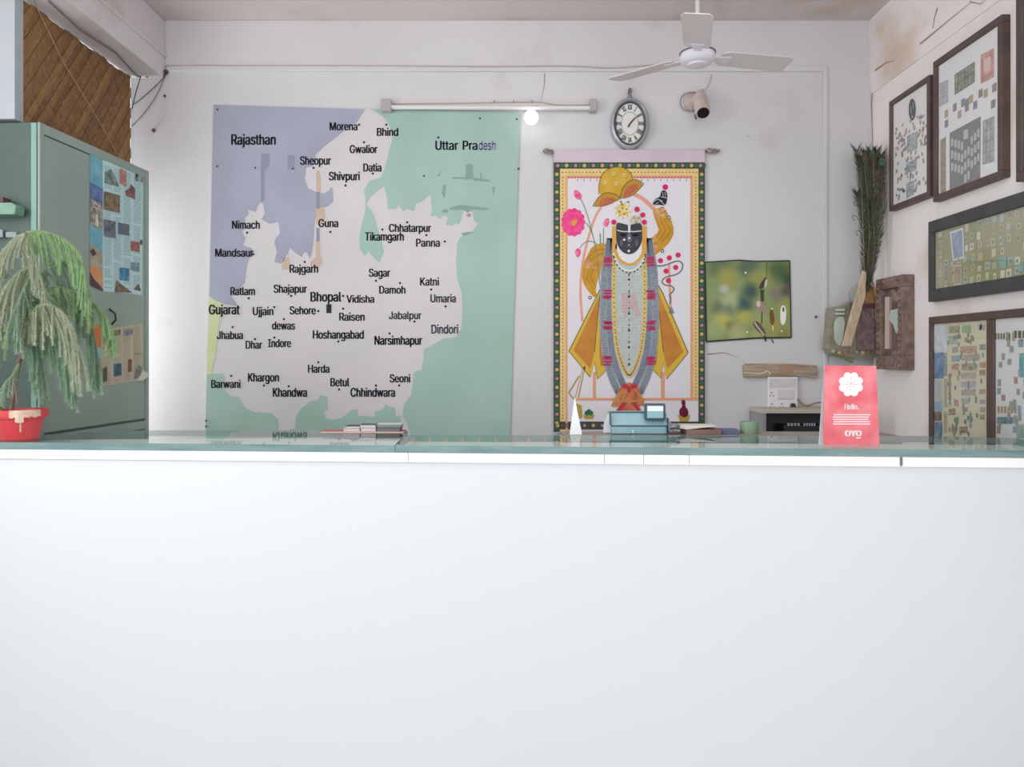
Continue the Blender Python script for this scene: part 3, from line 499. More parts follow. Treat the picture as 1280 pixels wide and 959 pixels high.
# ================================================================== MAP
m0 = back(BW-.012)
mp = thing('state_map', 'large printed vinyl map of an Indian state, purple pink and green, on back wall', 'map', m0(450, 560))
mv = lambda c, c2: mat(c, .55, col2=c2, scale=2.5, spec=.35)
MB().prism([m0(*p) for p in ((267, 131), (650, 141), (637, 562), (256, 562))], (0, .004, 0)).build('banner_sheet', mv('#cbc8c9', '#d2cecf'), mp, label='pinkish white vinyl sheet')
RAJ = [(267,131),(456.7,136.5),(447,152),(437,159),(425,168),(407,182),(395,193),(393,207),(383,210),(381,223),(385,235),(393,239),(405,242),(412,237),(413,234),(416,235),(417,252),(410,258),(397,262),(394,275),(393,285),(392,300),(390,315),(388,324),(383,315),(379,317),(377.5,321.5),(369,316),(362.5,310),(359,319),(352,323),(351.5,330),(343,327.5),(346,315),(343,303),(345,297),(350,292),(348,278),(337,280),(327,274),(331,267),(329,256),(327,253),(322,257),(320,265),(310,262),(311,268),(306,273),(306.7,285),(302.5,290),(307,298),(303,307),(314,310),(318,317),(312,322),(309,330),(307,343),(306,353),(298,363),(289,371),(295,378),(297,383),(280,380),(268,375),(261.8,370)]
ink(m0, 'printed_region', mv('#9c9bb0', '#a3a9ba'), [RAJ], 1, mp, 'dusty purple western region')
ink(m0, 'printed_region', mv('#c4cc9a', '#cdd0ae'), [[(261.8,370),(268,375),(280,380),(279,393),(274,405),(272,420),(270,440),(266,458),(264,468),(258.7,468)]], 1, mp, 'pale yellow green region at left edge')
gr = mv('#9ab8ab', '#a3c0b5')
ink(m0, 'printed_region', gr, [[(258.7,468),(278,467),(281,472),(280,487),(289,496),(298,496),(305,510),(317,515),(340,517),(348,525),(348,535),(344,562),(256,562)]], 1, mp, 'green region at lower left corner')
ink(m0, 'printed_region', gr, [[(344,562),(362,537),(369,535),(370,520),(377,510),(388,502),(397,500),(401,494),(409,496),(410,513),(405,513),(407,523),(417,525),(425,523),(433,518),(440,512),(447,512),(448,520),(457,520),(467.5,521),(469,514),(475,513),(480,510),(482,505),(485,508),(494,510),(495,521),(501,520),(503,538),(500,562)]], 1, mp, 'green lobed region at bottom centre')
ink(m0, 'printed_region', gr, [[(463,136.2),(650,141),(637,562),(516,562),(513,545),(509,530),(503,520),(505,505),(514,493),(516,480),(517,466),(527,462),(529,450),(530,437),(541,431),(553,424),(570,421),(577,410),(578,385),(577,365),(572,350),(570,330),(571,312),(572,302),(576,296),(590,290),(597,280),(592,275),(591,265),(580,262),(574,281),(570,279),(565,282),(557,281),(560,273),(556,269),(550,274),(545,270),(538,270),(540,262),(538,243),(528,252),(520,255),(518,264),(508,261),(504,265),(498,256),(495,262),(492,261),(485,262),(483,243),(480,233),(470,240),(462,248),(458,256),(465,264),(468,270),(472,285),(478,305),(480,315),(474,328),(465,320),(461,314),(456,320),(450,312),(449,300),(452,280),(456,268),(457,252),(455,238),(462,226),(476,222),(480,212),(485,195),(488,181),(491,172),(486,155),(479,146)]], 1, mp, 'large green eastern region')
# old tape and smudges
tan = mat('#c4ad9a', .6)
ink(m0, 'tape_mark', tan, [[(395.5,214),(399,213),(401,225),(400.5,262),(395.5,262)], [(395,262),(405,258),(407,272),(401,282),(395,280)], rect(395,300,400,326), [(388,327),(394,322),(401,321),(403.5,328),(397,336),(388,333)], rect(352.5,322,361.5,337)], 2, mp, 'tan strips of old tape')
ink(m0, 'tape_mark', mat('#8a8a9c', .6), [rect(395.5, 240, 400, 261), rect(395.5, 285, 399.5, 302), [(352.5,322),(357,321),(355,327),(352.5,328)]], 2.5, mp, 'dull violet tape remains')
ink(m0, 'smudge', mat('#8f8fa6', .7), [[(327,192),(337,192),(337,206),(333,212),(326,213)], rect(326, 213, 330.5, 252), rect(359.5, 194, 368.5, 212)], 2, mp, 'grey violet patches')
ink(m0, 'smudge', mat('#84a095', .7), [[(582,207),(584,205),(591,206),(592,224),(582,225)], rect(565,221.5,583,223.5), [(592,222),(612,225),(612,227),(592,226)], rect(600.5,216,602.5,224), [(546,220),(551,214),(551,217),(548,221)], [(562,260),(575,256),(590,258),(610,260),(609,263),(590,262),(585,266),(578,262),(570,263),(562,262)], [(554,232),(558,230),(556,248),(552,242)], [(615,234),(619,233),(617,247)], [(576,292),(584,290),(594,290),(580,295)], rect(553,262,560,266)], 2, mp, 'grey green worn patches')
ink(m0, 'smudge', mat('#b98a90', .7), [circ(586, 269, 3, 2.2)], 2.5, mp, 'small reddish spot')
NAMES = [('Rajasthan',289,345,168,181),('Morena',412,447,153,163),('Bhind',471,498,160,170),('Gwalior',437,472,181.5,191.5),('Sheopur',375,414,195.5,206),('Shivpuri',411,450,215,225.5),('Datia',454,477,204.5,214.5),('Uttar Pradesh',544,620,176,187.5),('Nimach',290,325,276,286),('Mandsaur',269,317,311,321),('Guna',398,423,274,284),('Chhatarpur',486,539,280,290),('Tikamgarh',456,505,290.5,301),('Panna',520,550,298.5,308.5),('Rajgarh',362,398,331,341),('Sagar',461,488,336,346),('Damoh',474,507,357.5,367),('Katni',525,549,347,357),('Umaria',538,570,368,378),('Ratlam',288,319,359,369),('Shajapur',342,384,356,366),('Bhopal',388,427,365,377),('Vidisha',433,468,369,378.5),('Gujarat',261,300,381,393),('Ujjain',316,342,384,394),('Sehore',362,395,383,393),('Raisen',424,456,391,401),('dewas',340,369,402,412),('Jabalpur',486,527,389.5,399),('Jhabua',271,304,414,424),('Dhar',307,328,426,436),('Indore',335,364,424,434),('Hoshangabad',391,455,413,423.5),('Narsimhapur',468,528,420,431),('Dindori',539,573,406,417),('Harda',385,412,456,466),('Khargon',310,349,466.5,477),('Barwani',264,301,475,485),('Khandwa',341,384,485,496),('Betul',413,437,472.5,483),('Chhindwara',438,494,485,496),('Seoni',487,513,468,478)]
faded = {'Jabalpur': '#6c6a72', 'Umaria': '#605e66', 'Katni': '#55535b', 'Dindori': '#77757c', 'Panna': '#45434c'}
for s, a, b, t, ba in NAMES:
    if s == 'Uttar Pradesh':
        ink(m0, 'place_name', '#454a5e', [text('Uttar Pra', 544, 597, t, ba)], 3, mp, 'place name reading Uttar Pradesh, first letters dark')
        ink(m0, 'place_name', '#9b9cc0', [text('desh', 598, 620, t, ba)], 3, mp, 'place name ending desh faded to lilac'); continue
    ink(m0, 'place_name', faded.get(s, '#34323d'), [text(s, a, b, t, ba)], 3, mp, 'place name reading '+s)
DOTS = [(449,156),(483,156),(455,178),(392,210),(432,232),(466,217),(548,172),(309,291),(316.5,318),(413,290),(509,278),(478,287),(533,294),(556,302),(381,327.5),(470,351),(500,354),(539,362),(557,383),(311,373),(364,370),(429,370),(343,384),(398,389),(429,386),(355,399),(518,402),(291,409),(319,424),(343,422),(423,427),(487,417),(398,453),(330,482),(289,470),(361,483),(424,487),(470,482),(499,482)]
for x, y in DOTS: ink(m0, 'city_dot', '#34323d', [circ(x, y, 1.5, n=8)], 3, mp)
ink(m0, 'city_square', '#34323d', [rect(408, 380.5, 414.5, 391.5), rect(410.5, 376, 412, 381)], 3, mp, 'dark square marking the capital')
for x, y in ((272, 137), (271.5, 208), (319, 210), (366, 211), (648, 211), (257.5, 533), (257.5, 526), (600, 148), (646, 149), (530, 220)): MB().sphere(m0(x, y, 2), .006, 8).build('nail', mat('#55525a', .4, .6), mp)

# ================================================================== TAPESTRY
t0 = back(BW-.022)
rod = thing('hanging_rod', 'thin wooden rod with knotted ends holding up the painted cloth', 'rod', P(792, 190, BW-.03))
MB().tube([P(684, 190.5, BW-.011), P(900, 188.5, BW-.011)], .007, 8).build('stick', mat('#a58f88', .7, col2='#8c7a72', scale=20), rod)
for x, y in ((686, 190), (890, 188)):
    k_ = MB(); c = P(x, y, BW-.03)
    for j in range(5): k_.sphere(c+Vector((R.uniform(-.022, .022), R.uniform(-.006, .0), R.uniform(-.01, .01))), .013, 8, (1.3, .8, .8))
    k_.build('cord_knot', mat('#9b8f8b', .8, col2='#7d726e', scale=40), rod)
tp_ = thing('painted_tapestry', 'painted cloth hanging of a dark faced garlanded figure in yellow robes, dark floral border', 'tapestry', t0(787, 541))
MB().prism([t0(*p) for p in ((692, 187), (881, 187.5), (881, 203), (880, 537), (880, 541), (692, 541))], (0, .003, 0)).build('cloth', mat('#d3c3ce', .85, col2='#cabcc6', scale=8), tp_, label='pinkish cloth with top sleeve')
T = lambda name, m, sh, l, label=None, kind=None: ink(t0, name, m, sh, l, tp_, label, kind)
T('border_band', mat('#37453a', .8, col2='#4a4a42', scale=30), [rect(692, 203, 881, 211), rect(692, 203, 700, 540), rect(873, 203, 881, 531), rect(700, 527, 881, 537)], 1, 'dark green outer floral border')
fl_p, fl_y, fl_g = [], [], []
n = 17
for i in range(n):
    x = 697+i*11.15; (fl_p if i % 2 == 0 else fl_y).append(circ(x, 207, 2.6, n=8)); fl_g.append(circ(x+5.5, 207, 1.8, 3, n=6)); (fl_p if i % 2 else fl_y).append(circ(x, 532, 2.4, n=8))
for i in range(29):
    y = 218+i*11.1
    if y < 538: (fl_p if i % 2 else fl_y).append(circ(696, y, 2.5, n=8)); fl_g.append(circ(696, y+5.5, 3, 1.8, n=6))
    if y < 525: (fl_p if i % 2 else fl_y).append(circ(877, y, 2.5, n=8)); fl_g.append(circ(877, y+5.5, 3, 1.8, n=6))
T('border_flowers', '#9a6f80', fl_p, 2, 'dusty pink border flowers', 'stuff'); T('border_flowers', '#b3a35a', fl_y, 2, 'mustard border flowers', 'stuff'); T('border_leaves', '#3f7050', fl_g, 1.6, 'green border leaves', 'stuff')
T('border_dots', '#d9d2c4', [circ(s[0][0]-2, s[0][1], .9, n=6) for s in fl_p+fl_y], 2.5, None, 'stuff')
T('inner_band', mat('#dfc27a', .8, col2='#e6cd92', scale=40), [rect(700, 211, 873, 220), rect(700, 220, 707, 540), rect(866, 220, 873, 501)], 1, 'golden yellow inner border')
T('bead_dots', '#a8713f', [circ(703+i*4.3, 215.5, 1, n=6) for i in range(40)]+[circ(703.5, 222+i*4.3, 1, n=6) for i in range(73)]+[circ(869.5, 222+i*4.3, 1, n=6) for i in range(65)], 2, 'small brown dots on the yellow band', 'stuff')
T('ground', mat('#dedbe0', .85, col2='#e3e0e6', scale=4), [rect(707, 220, 866, 500), rect(707, 500, 873, 527)], 1, 'pale lavender painted ground')
T('orange_line', '#e2a283', [rect(707, 220, 709.5, 540), rect(863, 220, 866, 500), rect(720, 497.5, 873, 501), rect(741, 465, 745, 498), rect(826, 465, 831, 498), [(708, 219.5), (866, 219.5), (866, 223), (708, 223)]], 2, 'salmon orange frame lines')
T('scallop_edge', '#b5566a', [circ(711+i*3.9, 222, 1.2, n=6) for i in range(40)]+[rect(721.5+i*8, 224, 722.5+i*8, 226.5) for i in range(18)], 2.5, 'fine rose fringe below the top band', 'stuff')
salmon = '#e0a189'
T('arch_line', salmon, [stroke(smooth([(752,258),(743,272),(733,305),(727,335),(725,365),(728,402)]), 3), stroke(smooth([(792,243),(802,247),(812,256),(820,264)]), 5), stroke([(836,330),(838,380),(838,405)], 3)], 2, 'salmon arch behind the figure')
yel, dyel = mat('#cf9a32', .8, col2='#c08a2a', scale=14), mat('#d8a93f', .8)
out = '#6b5a34'
# turban
T('turban', mat('#c9a02f', .8, col2='#d4ad45', scale=20), [smooth([(748,243),(749,225),(756,213),(769,208.5),(781,210),(789,217),(791,226),(784,240),(774,249),(758,245)], 2, True)], 3, 'mustard yellow turban')
T('turban', mat('#bb8f32', .8), [smooth([(741,258),(748,246),(758,240),(770,243),(776,248),(766,253),(755,258)], 2, True), smooth([(775,248),(777,236),(786,226),(796,224),(804.5,230),(796,240),(786,247)], 2, True)], 4, 'golden turban folds')
T('turban_lining', mat('#b5563a', .8, col2='#c2704c', scale=30), [smooth([(747,256.5),(752,249),(761,246),(771,249),(764,254),(754,257)], 2, True), smooth([(778,247),(782,236),(791,230),(800,230.5),(793,240),(784,246.5)], 2, True)], 5, 'rust red pleated linings')
T('turban_outline', '#7d6426', [stroke(smooth([(748,243),(749,225),(756,213),(769,208.5),(781,210),(789,217),(791,226)]), .8), stroke(smooth([(741,258),(748,246),(758,240),(770,243),(776,248)]), .9), stroke(smooth([(741,258),(755,258),(766,253),(776,248)]), .8), stroke(smooth([(775,248),(777,236),(786,226),(796,224),(804.5,230)]), .9), stroke(smooth([(804.5,230),(796,240),(786,247),(775,248)]), .8)], 6, 'brown turban outline')
T('turban_pleats', '#c98a5c', [stroke([(750+i*3, 250), (749+i*3.2, 256)], .5) for i in range(6)]+[stroke([(782+i*3, 231+i*.2), (780+i*3, 245-i*2)], .5) for i in range(6)], 6, 'fine pleat lines')
T('turban_spots', '#e8d79a', [circ(x, y, 2.2, n=8) for x, y in ((766.5,217),(779.5,219),(756,228),(769.5,230))], 5); T('turban_dots', '#5a4a30', [circ(x, y, .9, n=6) for x, y in ((766.5,217),(779.5,219),(756,228),(769.5,230))], 6)
# lotus flowers
pink = mat('#e8357f', .8, col2='#f2559a', scale=30)
pet = []
for i in range(13):
    a = i*2*math.pi/13; pet.append(circ(716.5+8*math.cos(a), 278+10.5*math.sin(a), 7.5, 5, rot=a, n=12))
T('lotus_flower', pink, pet+[circ(716.5, 278, 10, 13)], 3, 'large magenta lotus'); T('lotus_heart', '#d8a03c', [circ(717, 279, 3, 3.5), circ(720, 277, 1.5, 3)], 4, 'golden lotus heart')
T('lotus_bud', mat('#e2447f', .8, col2='#f08ab0', scale=40), [smooth([(717,237),(722,238),(728,244),(727,249),(722,250),(717,245)], 2, True)], 3, 'magenta lotus bud')
T('lotus_bud', mat('#e2447f', .8, col2='#f08ab0', scale=40), [smooth([(753,280),(757,273),(762,273),(761,282),(757,285)], 2, True)], 3, 'magenta lotus bud')
T('lotus_bud', mat('#e2447f', .8, col2='#f08ab0', scale=40), [smooth([(718,315),(721,310),(726,311),(726,319),(721,323)], 2, True)], 3, 'magenta lotus bud')
T('flower_stems', '#6f8f78', [stroke(smooth([(726,249),(733,264),(740,290),(746,315),(750,360)]), 1), stroke(smooth([(733,279),(739,288),(744,305)]), 1), stroke(smooth([(725,310),(730,303),(738,301),(746,305)]), 1), stroke([(754.5,285),(754,305)], 1), stroke([(750,292),(750.5,306)], 1.4)], 4, 'thin green flower stems')
# arms and sleeves
T('sleeve', yel, [smooth([(734,320),(740,308),(750,304),(758,305),(758,318),(752,330),(750,345),(747,350),(744,362),(747,372),(741,371),(730,357),(727,345),(729,330)], 1, True)], 3, 'yellow left sleeve')
T('sleeve', yel, [smooth([(816,262),(826,260),(833,266),(838,272),(843,289),(838,302),(828,312),(820,318),(816,324),(811,305),(813,298),(824,290),(821,280),(817,270)], 1, True)], 3, 'yellow raised sleeve')
T('sleeve_folds', '#a9772a', [stroke([(826,276),(832,288),(824,300)], 1.2), stroke([(830,274),(838,289),(827,303)], 1), stroke([(822,280),(827,288),(820,297)], .9), stroke([(743,332),(738,346),(745,360)], 1.2), stroke([(739,333),(733,347),(742,362)], 1), stroke(smooth([(735,322),(745,312),(757,312)]), .9), stroke(smooth([(738,326),(747,318),(757,318)]), .9)], 4, 'brown fold lines on the sleeves')
T('armband', mat('#dcb26a', .8, col2='#b87a50', scale=50), [[(817,262),(829,258),(835,268),(822,276)], [(813,298),(819,295),(822,310),(815,320)], [(729,330),(735,325),(743,328),(746,336),(731,336)]], 4, 'jewelled armbands')
T('hand', '#2f3238', [smooth([(815,254),(820,248),(825,246),(826,240),(829,237.5),(833,239),(834.5,247),(832,257.5),(824,256),(818,257)], 1, True)], 4, 'dark raised hand')
T('hand_lines', '#c9c9cc', [stroke([(816,253),(822,249),(828,252)], .8), stroke([(826,246),(834,248)], .8), stroke([(823,249),(831,257)], .7), stroke([(828,240),(829,246)], .6), stroke([(831,240),(831.5,246)], .6), stroke([(819,256),(823,253)], .7)], 5, 'pale finger outlines')
T('flower_tuft', '#d42a66', [circ(831.5, 234, 3.6)], 4, 'round crimson flower above the hand')
T('bangle', '#5f5c58', [circ(836, 272, 2.3), circ(828, 314, 2.3), circ(737.5, 372, 2.3)], 5); T('bangle_pearl', '#d8d6d6', [circ(836, 272, 1.2), circ(828, 314, 1.2), circ(737.5, 372, 1.2)], 6)
# robe wings
W1 = [(755,352),(748,366),(711,439),(738,472),(743,453),(747,474),(758,462),(760,400)]
W2 = [(820,352),(828,366),(860,441),(833,474),(829,453),(826,473),(815,461),(812,400)]
T('robe_wing', mat('#d8b340', .8), [W1], 3, 'gold edged yellow robe flaring left'); T('robe_wing', mat('#d8b340', .8), [W2], 3, 'gold edged yellow robe flaring right')
orr = mat('#c88a35', .8, col2='#bb7433', scale=10)
T('robe_panel', orr, [[(750,368),(717,438),(738,461),(742,445),(746,400)], [(752,362),(749,440),(751,458),(757,452),(758,390)]], 4, 'orange robe panels left'); T('robe_panel', orr, [[(823,366),(854,440),(834,461),(829,440),(825,400)], [(818,370),(822,440),(820,458),(816,450),(815,390)]], 4, 'orange robe panels right')
T('robe_outline', '#5f6248', [stroke([(755,352),(748,366),(711,439),(738,472),(743,453),(747,474),(758,462)], 1), stroke([(820,352),(828,366),(860,441),(833,474),(829,453),(826,473),(815,461)], 1), stroke([(750,366),(743,440)], .8), stroke([(821,362),(829,440)], .8)], 5, 'dark robe outlines')
T('staff_lines', mat('#b99a52', .8), [stroke([(731,458),(723,497)], 1.6), stroke([(729,458),(719,497)], .9), stroke([(724,470),(711,491),(717,499)], 2.2), stroke([(719,531),(712,541)], 2)], 3, 'gold sash ends')
# garlands
gb = mat('#8f98a6', .8, col2='#a9b0b8', scale=60)
def gar(cx, s): return [(cx+s*x, y) for x, y in ((24,298),(26,312),(30,330),(32,360),(33,400),(31,435),(25,465),(13,492))]
def gar2(cx, s): return [(cx+s*x, y) for x, y in ((20,298),(21,312),(22,330),(23.5,360),(24,400),(23,430),(18,458),(6,484))]
for s in (-1, 1):
    T('garland', gb, [stroke(smooth(gar(786.5, s)), 9)], 6, 'outer slate blue garland')
    T('garland', mat('#9aa0b0', .8, col2='#80889a', scale=60), [stroke(smooth(gar2(786.5, s)), 8)], 7, 'inner slate blue garland')
tk = []
for s in (-1, 1):
    for pts in (smooth(gar(786.5, s)), smooth(gar2(786.5, s))):
        for i in range(len(pts)-1):
            for q in range(5):
                x = pts[i][0]+(pts[i+1][0]-pts[i][0])*q/5; y = pts[i][1]+(pts[i+1][1]-pts[i][1])*q/5
                tk.append(rect(x-3.6, y, x+3.6, y+.5))
T('garland_petals', '#6d7482', tk, 8, 'fine dark petal edges', 'stuff')
rb = []
for y in (322, 364, 402, 446):
    for s in (-1, 1):
        for j in range(4): rb += [circ(786.5+s*(27-0*j)+R.uniform(-1, 1), y+j*3+R.uniform(-1, 1), 6.3, 1.5, n=8)]
for s_ in [rb[i] for i in range(0, len(rb), 1)]: pass
T('rose_bands', '#b53c62', rb, 9, 'crimson rose clusters on the garlands', 'stuff')
ch = smooth([(765,305),(808,305),(810,360),(808,420),(801,455),(787,478),(772,455),(765,420),(763,360)], 2, True)
T('chest_cloth', mat('#c3cbc6', .8, col2='#b3bcba', scale=70), [ch], 8, 'pale grey green pearl covered chest')
U = smooth([(768,322),(767,360),(768,410),(772,440),(779,460),(786.5,472),(794,460),(801,440),(805,410),(806,360),(805,322)], 2)
T('bead_garland', '#d9bf7c', [stroke(U, 5.5)], 9, 'long yellow bead garland')
T('bead_dots', '#7a5a34', [circ(U[i][0]+(U[i+1][0]-U[i][0])*q/2.4, U[i][1]+(U[i+1][1]-U[i][1])*q/2.4, .95, n=6) for i in range(len(U)-1) for q in range(2)], 10, 'dark beads', 'stuff')
pl_ = []
for y in range(346, 462, 4):
    hw = 16 if y < 430 else 16*(1-(y-430)/45)
    x = -hw
    while x < hw: pl_.append(circ(786.5+x, y, .45, n=5)); x += 3
T('pearl_rows', '#8d979b', pl_, 9, 'rows of grey pearls', 'stuff')
T('chest_blush', mat('#c9a3a8', .8, col2='#c3b5b6', scale=60), [[(777,367),(795,367),(796,378),(800,392),(797,399),(793,390),(788,385),(783,392),(780,400),(778,390)]], 8.6, 'dusty rose patch on the chest')
T('pendant_row', '#3f3f48', [circ(786, 343+i*10.6-(4 if i % 2 else 0), 1.6 if i % 2 else 1.1, n=7) for i in range(12)]+[circ(786, 345+i*11, .8, n=6) for i in range(11)], 10, 'central column of dark pendants')
# head
T('ear_band', mat('#d9a550', .8), [rect(765, 283, 771, 322), rect(802, 283, 808, 322)], 9, 'gold side bands')
T('collar', '#e6e4e8', [smooth([(769,300),(804,300),(804,318),(797,327),(786.5,330),(776,327),(769,318)], 2, True)], 9, 'white throat cloth')
T('collar', '#d6a94c', [stroke(smooth([(769,312),(772,322),(779,329),(786.5,331.5),(794,329),(801,322),(805,312)]), 3.2)], 10, 'gold collar')
cp = smooth([(767,318),(770,328),(777,336),(786.5,339.5),(796,336),(803,328),(806.5,318)], 2)
T('collar_pearls', '#e8e6e0', [circ(x, y, 1.4, n=7) for x, y in cp], 10.5); T('collar_beads', '#33333a', [circ(x*1.0, y+2.5, 1.1, n=7) for x, y in cp[::2]], 11)
T('face', mat('#2b2b33', .6, col2='#34343f', scale=30), [smooth([(770,278),(779,280),(786,282),(793,280),(802,279),(802.5,292),(802.5,301),(799,310),(793,316.5),(786,318.5),(779,316.5),(773,310),(770,301),(770,292)], 1, True)], 11, 'dark blue black face')
T('brow_line', '#d9d6dc', [stroke(smooth([(771,288),(776,289.5),(783,290),(786,289),(790,290),(796,289.5),(801.5,289)]), 1.2), [(784.5,279),(788,279),(787.5,291),(785,291)]], 12, 'white brow line and forehead mark')
T('cheek', '#5b5d70', [circ(776.5, 304, 2.3, 4.5), circ(795.5, 304, 2.3, 4.5), stroke(smooth([(783,308),(786,309.5),(790,308)]), .9)], 12, 'slate cheek highlights')
T('eyes', '#1a1a20', [smooth([(773,293),(779,291.5),(784,294),(779,296.5)], 1, True), smooth([(789,294),(794,291.5),(800,293),(794,296.5)], 1, True)], 12, 'half closed dark eyes')
T('nose', '#6b6c80', [smooth([(785,291),(787.5,291),(790,301),(786,303.5),(782.5,301)], 1, True)], 12, 'grey nose'); T('face_jewels', '#e6e6ea', [circ(780, 300, 1.5), circ(786.3, 298, 1.2), circ(785.7, 314, 1.6), circ(786, 306.5, .8)], 13, 'white nose and chin jewels')
T('crown_jewel', mat('#d4b24a', .8, col2='#e8dcae', scale=50), [circ(778.5, 263, 9.5, 10)], 10, 'round gold crown jewel'); T('crown_pearls', '#efeee6', [circ(778.5+9.5*math.cos(a*.6), 263+10*math.sin(a*.6), 1.4, n=7) for a in range(11)], 11)
T('crown_stones', '#8f6a3a', [circ(x, y, 1.2, n=6) for x, y in ((778, 261), (774, 265), (783, 262), (780, 268), (777, 256))], 12, kind='stuff')
T('crown_jewel', mat('#d9d5c0', .8, col2='#9a9078', scale=60), [smooth([(786,277),(790,270),(796,268),(801,274),(801,279),(793,279.5)], 1, True)], 10, 'small pearl crest')
T('crown_pearls', '#6f7a80', [circ(x, y, 1.5, n=7) for x, y in ((770, 259), (776, 253), (785, 253))], 11)
T('flower_tuft', '#d2305f', [circ(796, 262, 3.4), circ(803, 269, 3.2), circ(805, 278, 3.2), circ(767, 278, 3.2)], 12, 'crimson blossoms around the head')
# streamer with flowers on the right
T('streamer', '#6f7378', [stroke(smooth([(818,332),(828,333),(838,329),(848,325.5),(854,330),(852,339),(844,344),(832,346),(826,352),(831,357),(839,357),(843,361),(840,366),(836,368),(839,374),(837,380)], 2), 1.6)], 4, 'grey looping streamer')
T('blossom', '#d9305f', [circ(x, y, 3.3) for x, y in ((825.5,326),(836.5,322.5),(847.5,319),(844.5,334.5),(832.5,339),(835.5,351))], 4, 'crimson blossoms on the streamer')
T('tassel', '#8c8a90', [[(838,384),(840,384),(843,392),(835,392)]], 4)
# feet, lotus stand, pots
T('skirt_bow', mat('#b5503f', .8, col2='#d88a55', scale=20), [[(776,483),(786,478),(797,482),(803,498),(806,507),(800,507),(795,513),(777,513),(772,507),(764,507),(768,498)]], 9, 'red and gold pleats at the feet')
T('skirt_pleats', '#b9a05a', [stroke([(782,482),(770,500)], 1.6), stroke([(790,482),(802,499)], 1.6), stroke([(785,484),(778,500)], 1.4), stroke([(766,499),(786,503),(806,499)], 1.6), stroke([(764,507),(772,508)], 2)], 10, 'gold pleat edges')
T('skirt_pleats', '#c23a4c', [circ(781,483,4,3), circ(792,483,4,3), circ(786,487,3,4), [(770,513),(778,503),(784,503),(776,514)], [(788,503),(794,503),(801,512),(797,514)]], 11, 'red bow loops')
T('pedestal', mat('#a79c8e', .8), [smooth([(768,520),(773,511),(786,507),(799,511),(804,520)], 1)+[(804,520)]], 8, 'grey stone base')
T('fruit_bowl', '#b59a4a', [[(729,519),(743.5,519),(741,524),(731,524)], [(847,519),(863,519),(860,527),(850,527)], [(719,504),(727,507),(728,522),(722,524)]], 4, 'golden bowls')
T('fruit', '#2f7050', [circ(733.5, 516.5, 3), circ(738.5, 516.5, 3), circ(736, 514, 2.6)], 5, 'green fruit'); T('water_pot', '#6a2236', [smooth([(849,519),(849,512),(853,508),(851,502),(854,499),(857,502),(856,508),(860.5,513),(860,520),(855,522)], 1, True)], 5, 'maroon water pot')

# ================================================================== CLOCK
ck = thing('wall_clock', 'oval silver pocket watch style wall clock with roman numerals', 'clock', P(787, 187, BW-.02))
cy = BW-.03; c = P(787.3, 154.5, BW-.03); s = BW/F
rx, ry = 24.2*s, 32*s
def ering(mb, c, a, b, prof, n=40):
    vs = []
    for k in range(n):
        t = 2*math.pi*k/n; ct, st_ = math.cos(t), math.sin(t)
        for (dr, h) in prof: vs.append(c+Vector(((a+dr)*ct, -h, (b+dr)*st_)))
    m = len(prof); mb.add(vs, [(k*m+i, ((k+1) % n)*m+i, ((k+1) % n)*m+(i+1) % m, k*m+(i+1) % m) for k in range(n) for i in range(m)], True)
r_ = MB(); ering(r_, c, rx, ry, [(0, -.03), (0, .004), (-.006, .018), (-.014, .022), (-.024, .010), (-.026, .0), (-.026, -.03)]); r_.build('case_ring', mat('#aaaab0', .35, .35), ck, label='silver oval case')
r_ = MB(); ering(r_, c, rx-.024, ry-.024, [(0, -.01), (0, .013), (-.003, .016), (-.007, .01), (-.007, -.01)]); r_.build('bezel', mat('#6f6f76', .3, .6), ck, label='dark inner bezel')
fc = back(cy); ax, ay = 19.2, 26.5
MB().prism([fc(*p) for p in circ(787.3, 154.5, ax+.6, ay+.6, 40)], (0, .02, 0)).build('dial', mat('#e3e2de', .5), ck)
ro = ['XII', 'I', 'II', 'III', 'IIII', 'V', 'VI', 'VII', 'VIII', 'IX', 'X', 'XI']
for i, q in enumerate(ro):
    a = i*math.pi/6; x = 787.3+math.sin(a)*14.2; y = 154.5-math.cos(a)*20.5; wd = {1: 1.6, 2: 3.4, 3: 4.8, 4: 6}[len(q)]+(1.2 if 'X' in q or 'V' in q else 0)
    ink(fc, 'numeral', '#56585c', [text(q, x-wd/2, x+wd/2, y-3, y+3, 0, rot=a if i not in (3, 9) else a)], 2, ck, 'roman numeral '+q)
ink(fc, 'ring_print', '#8a8b8e', [stroke(circ(787.3, 154.5, 10.6, 14.5, 36)+[circ(787.3, 154.5, 10.6, 14.5, 36)[0]], .7), stroke(circ(787.3, 154.5, 18.4, 25.4, 36)+[circ(787.3, 154.5, 18.4, 25.4, 36)[0]], .6)], 1.5, ck)
for q, wd, nm in (([(785.5, 158.5), (787.3, 154.5), (794, 147)], 2, 'hour_hand'), ([(784.5, 159.5), (787.3, 155.5), (798.5, 143)], 1.1, 'minute_hand')):
    z = stroke(q, wd, wd*.5); mb = MB(); L = [fc(*p, 5) for p in z[1]]; Q = [fc(*p, 5) for p in z[2]]
    mb.prism(L+Q[::-1], (0, -.0015, 0)).build(nm, mat('#2c2e33', .4), ck)
MB().lathe(P(787.3, 154.5, cy-.003), [(.004, 0), (.004, .004)], 12, 'y').build('pin', mat('#3a3b40', .3, .7), ck)
cr_ = MB(); cr_.lathe(P(787.3, 121.8, cy), [(.012, -.006), (.014, 0), (.006, .02), (.008, .024), (.006, .028)], 16); cr_.build('crown', mat('#8d8d93', .35, .5), ck)
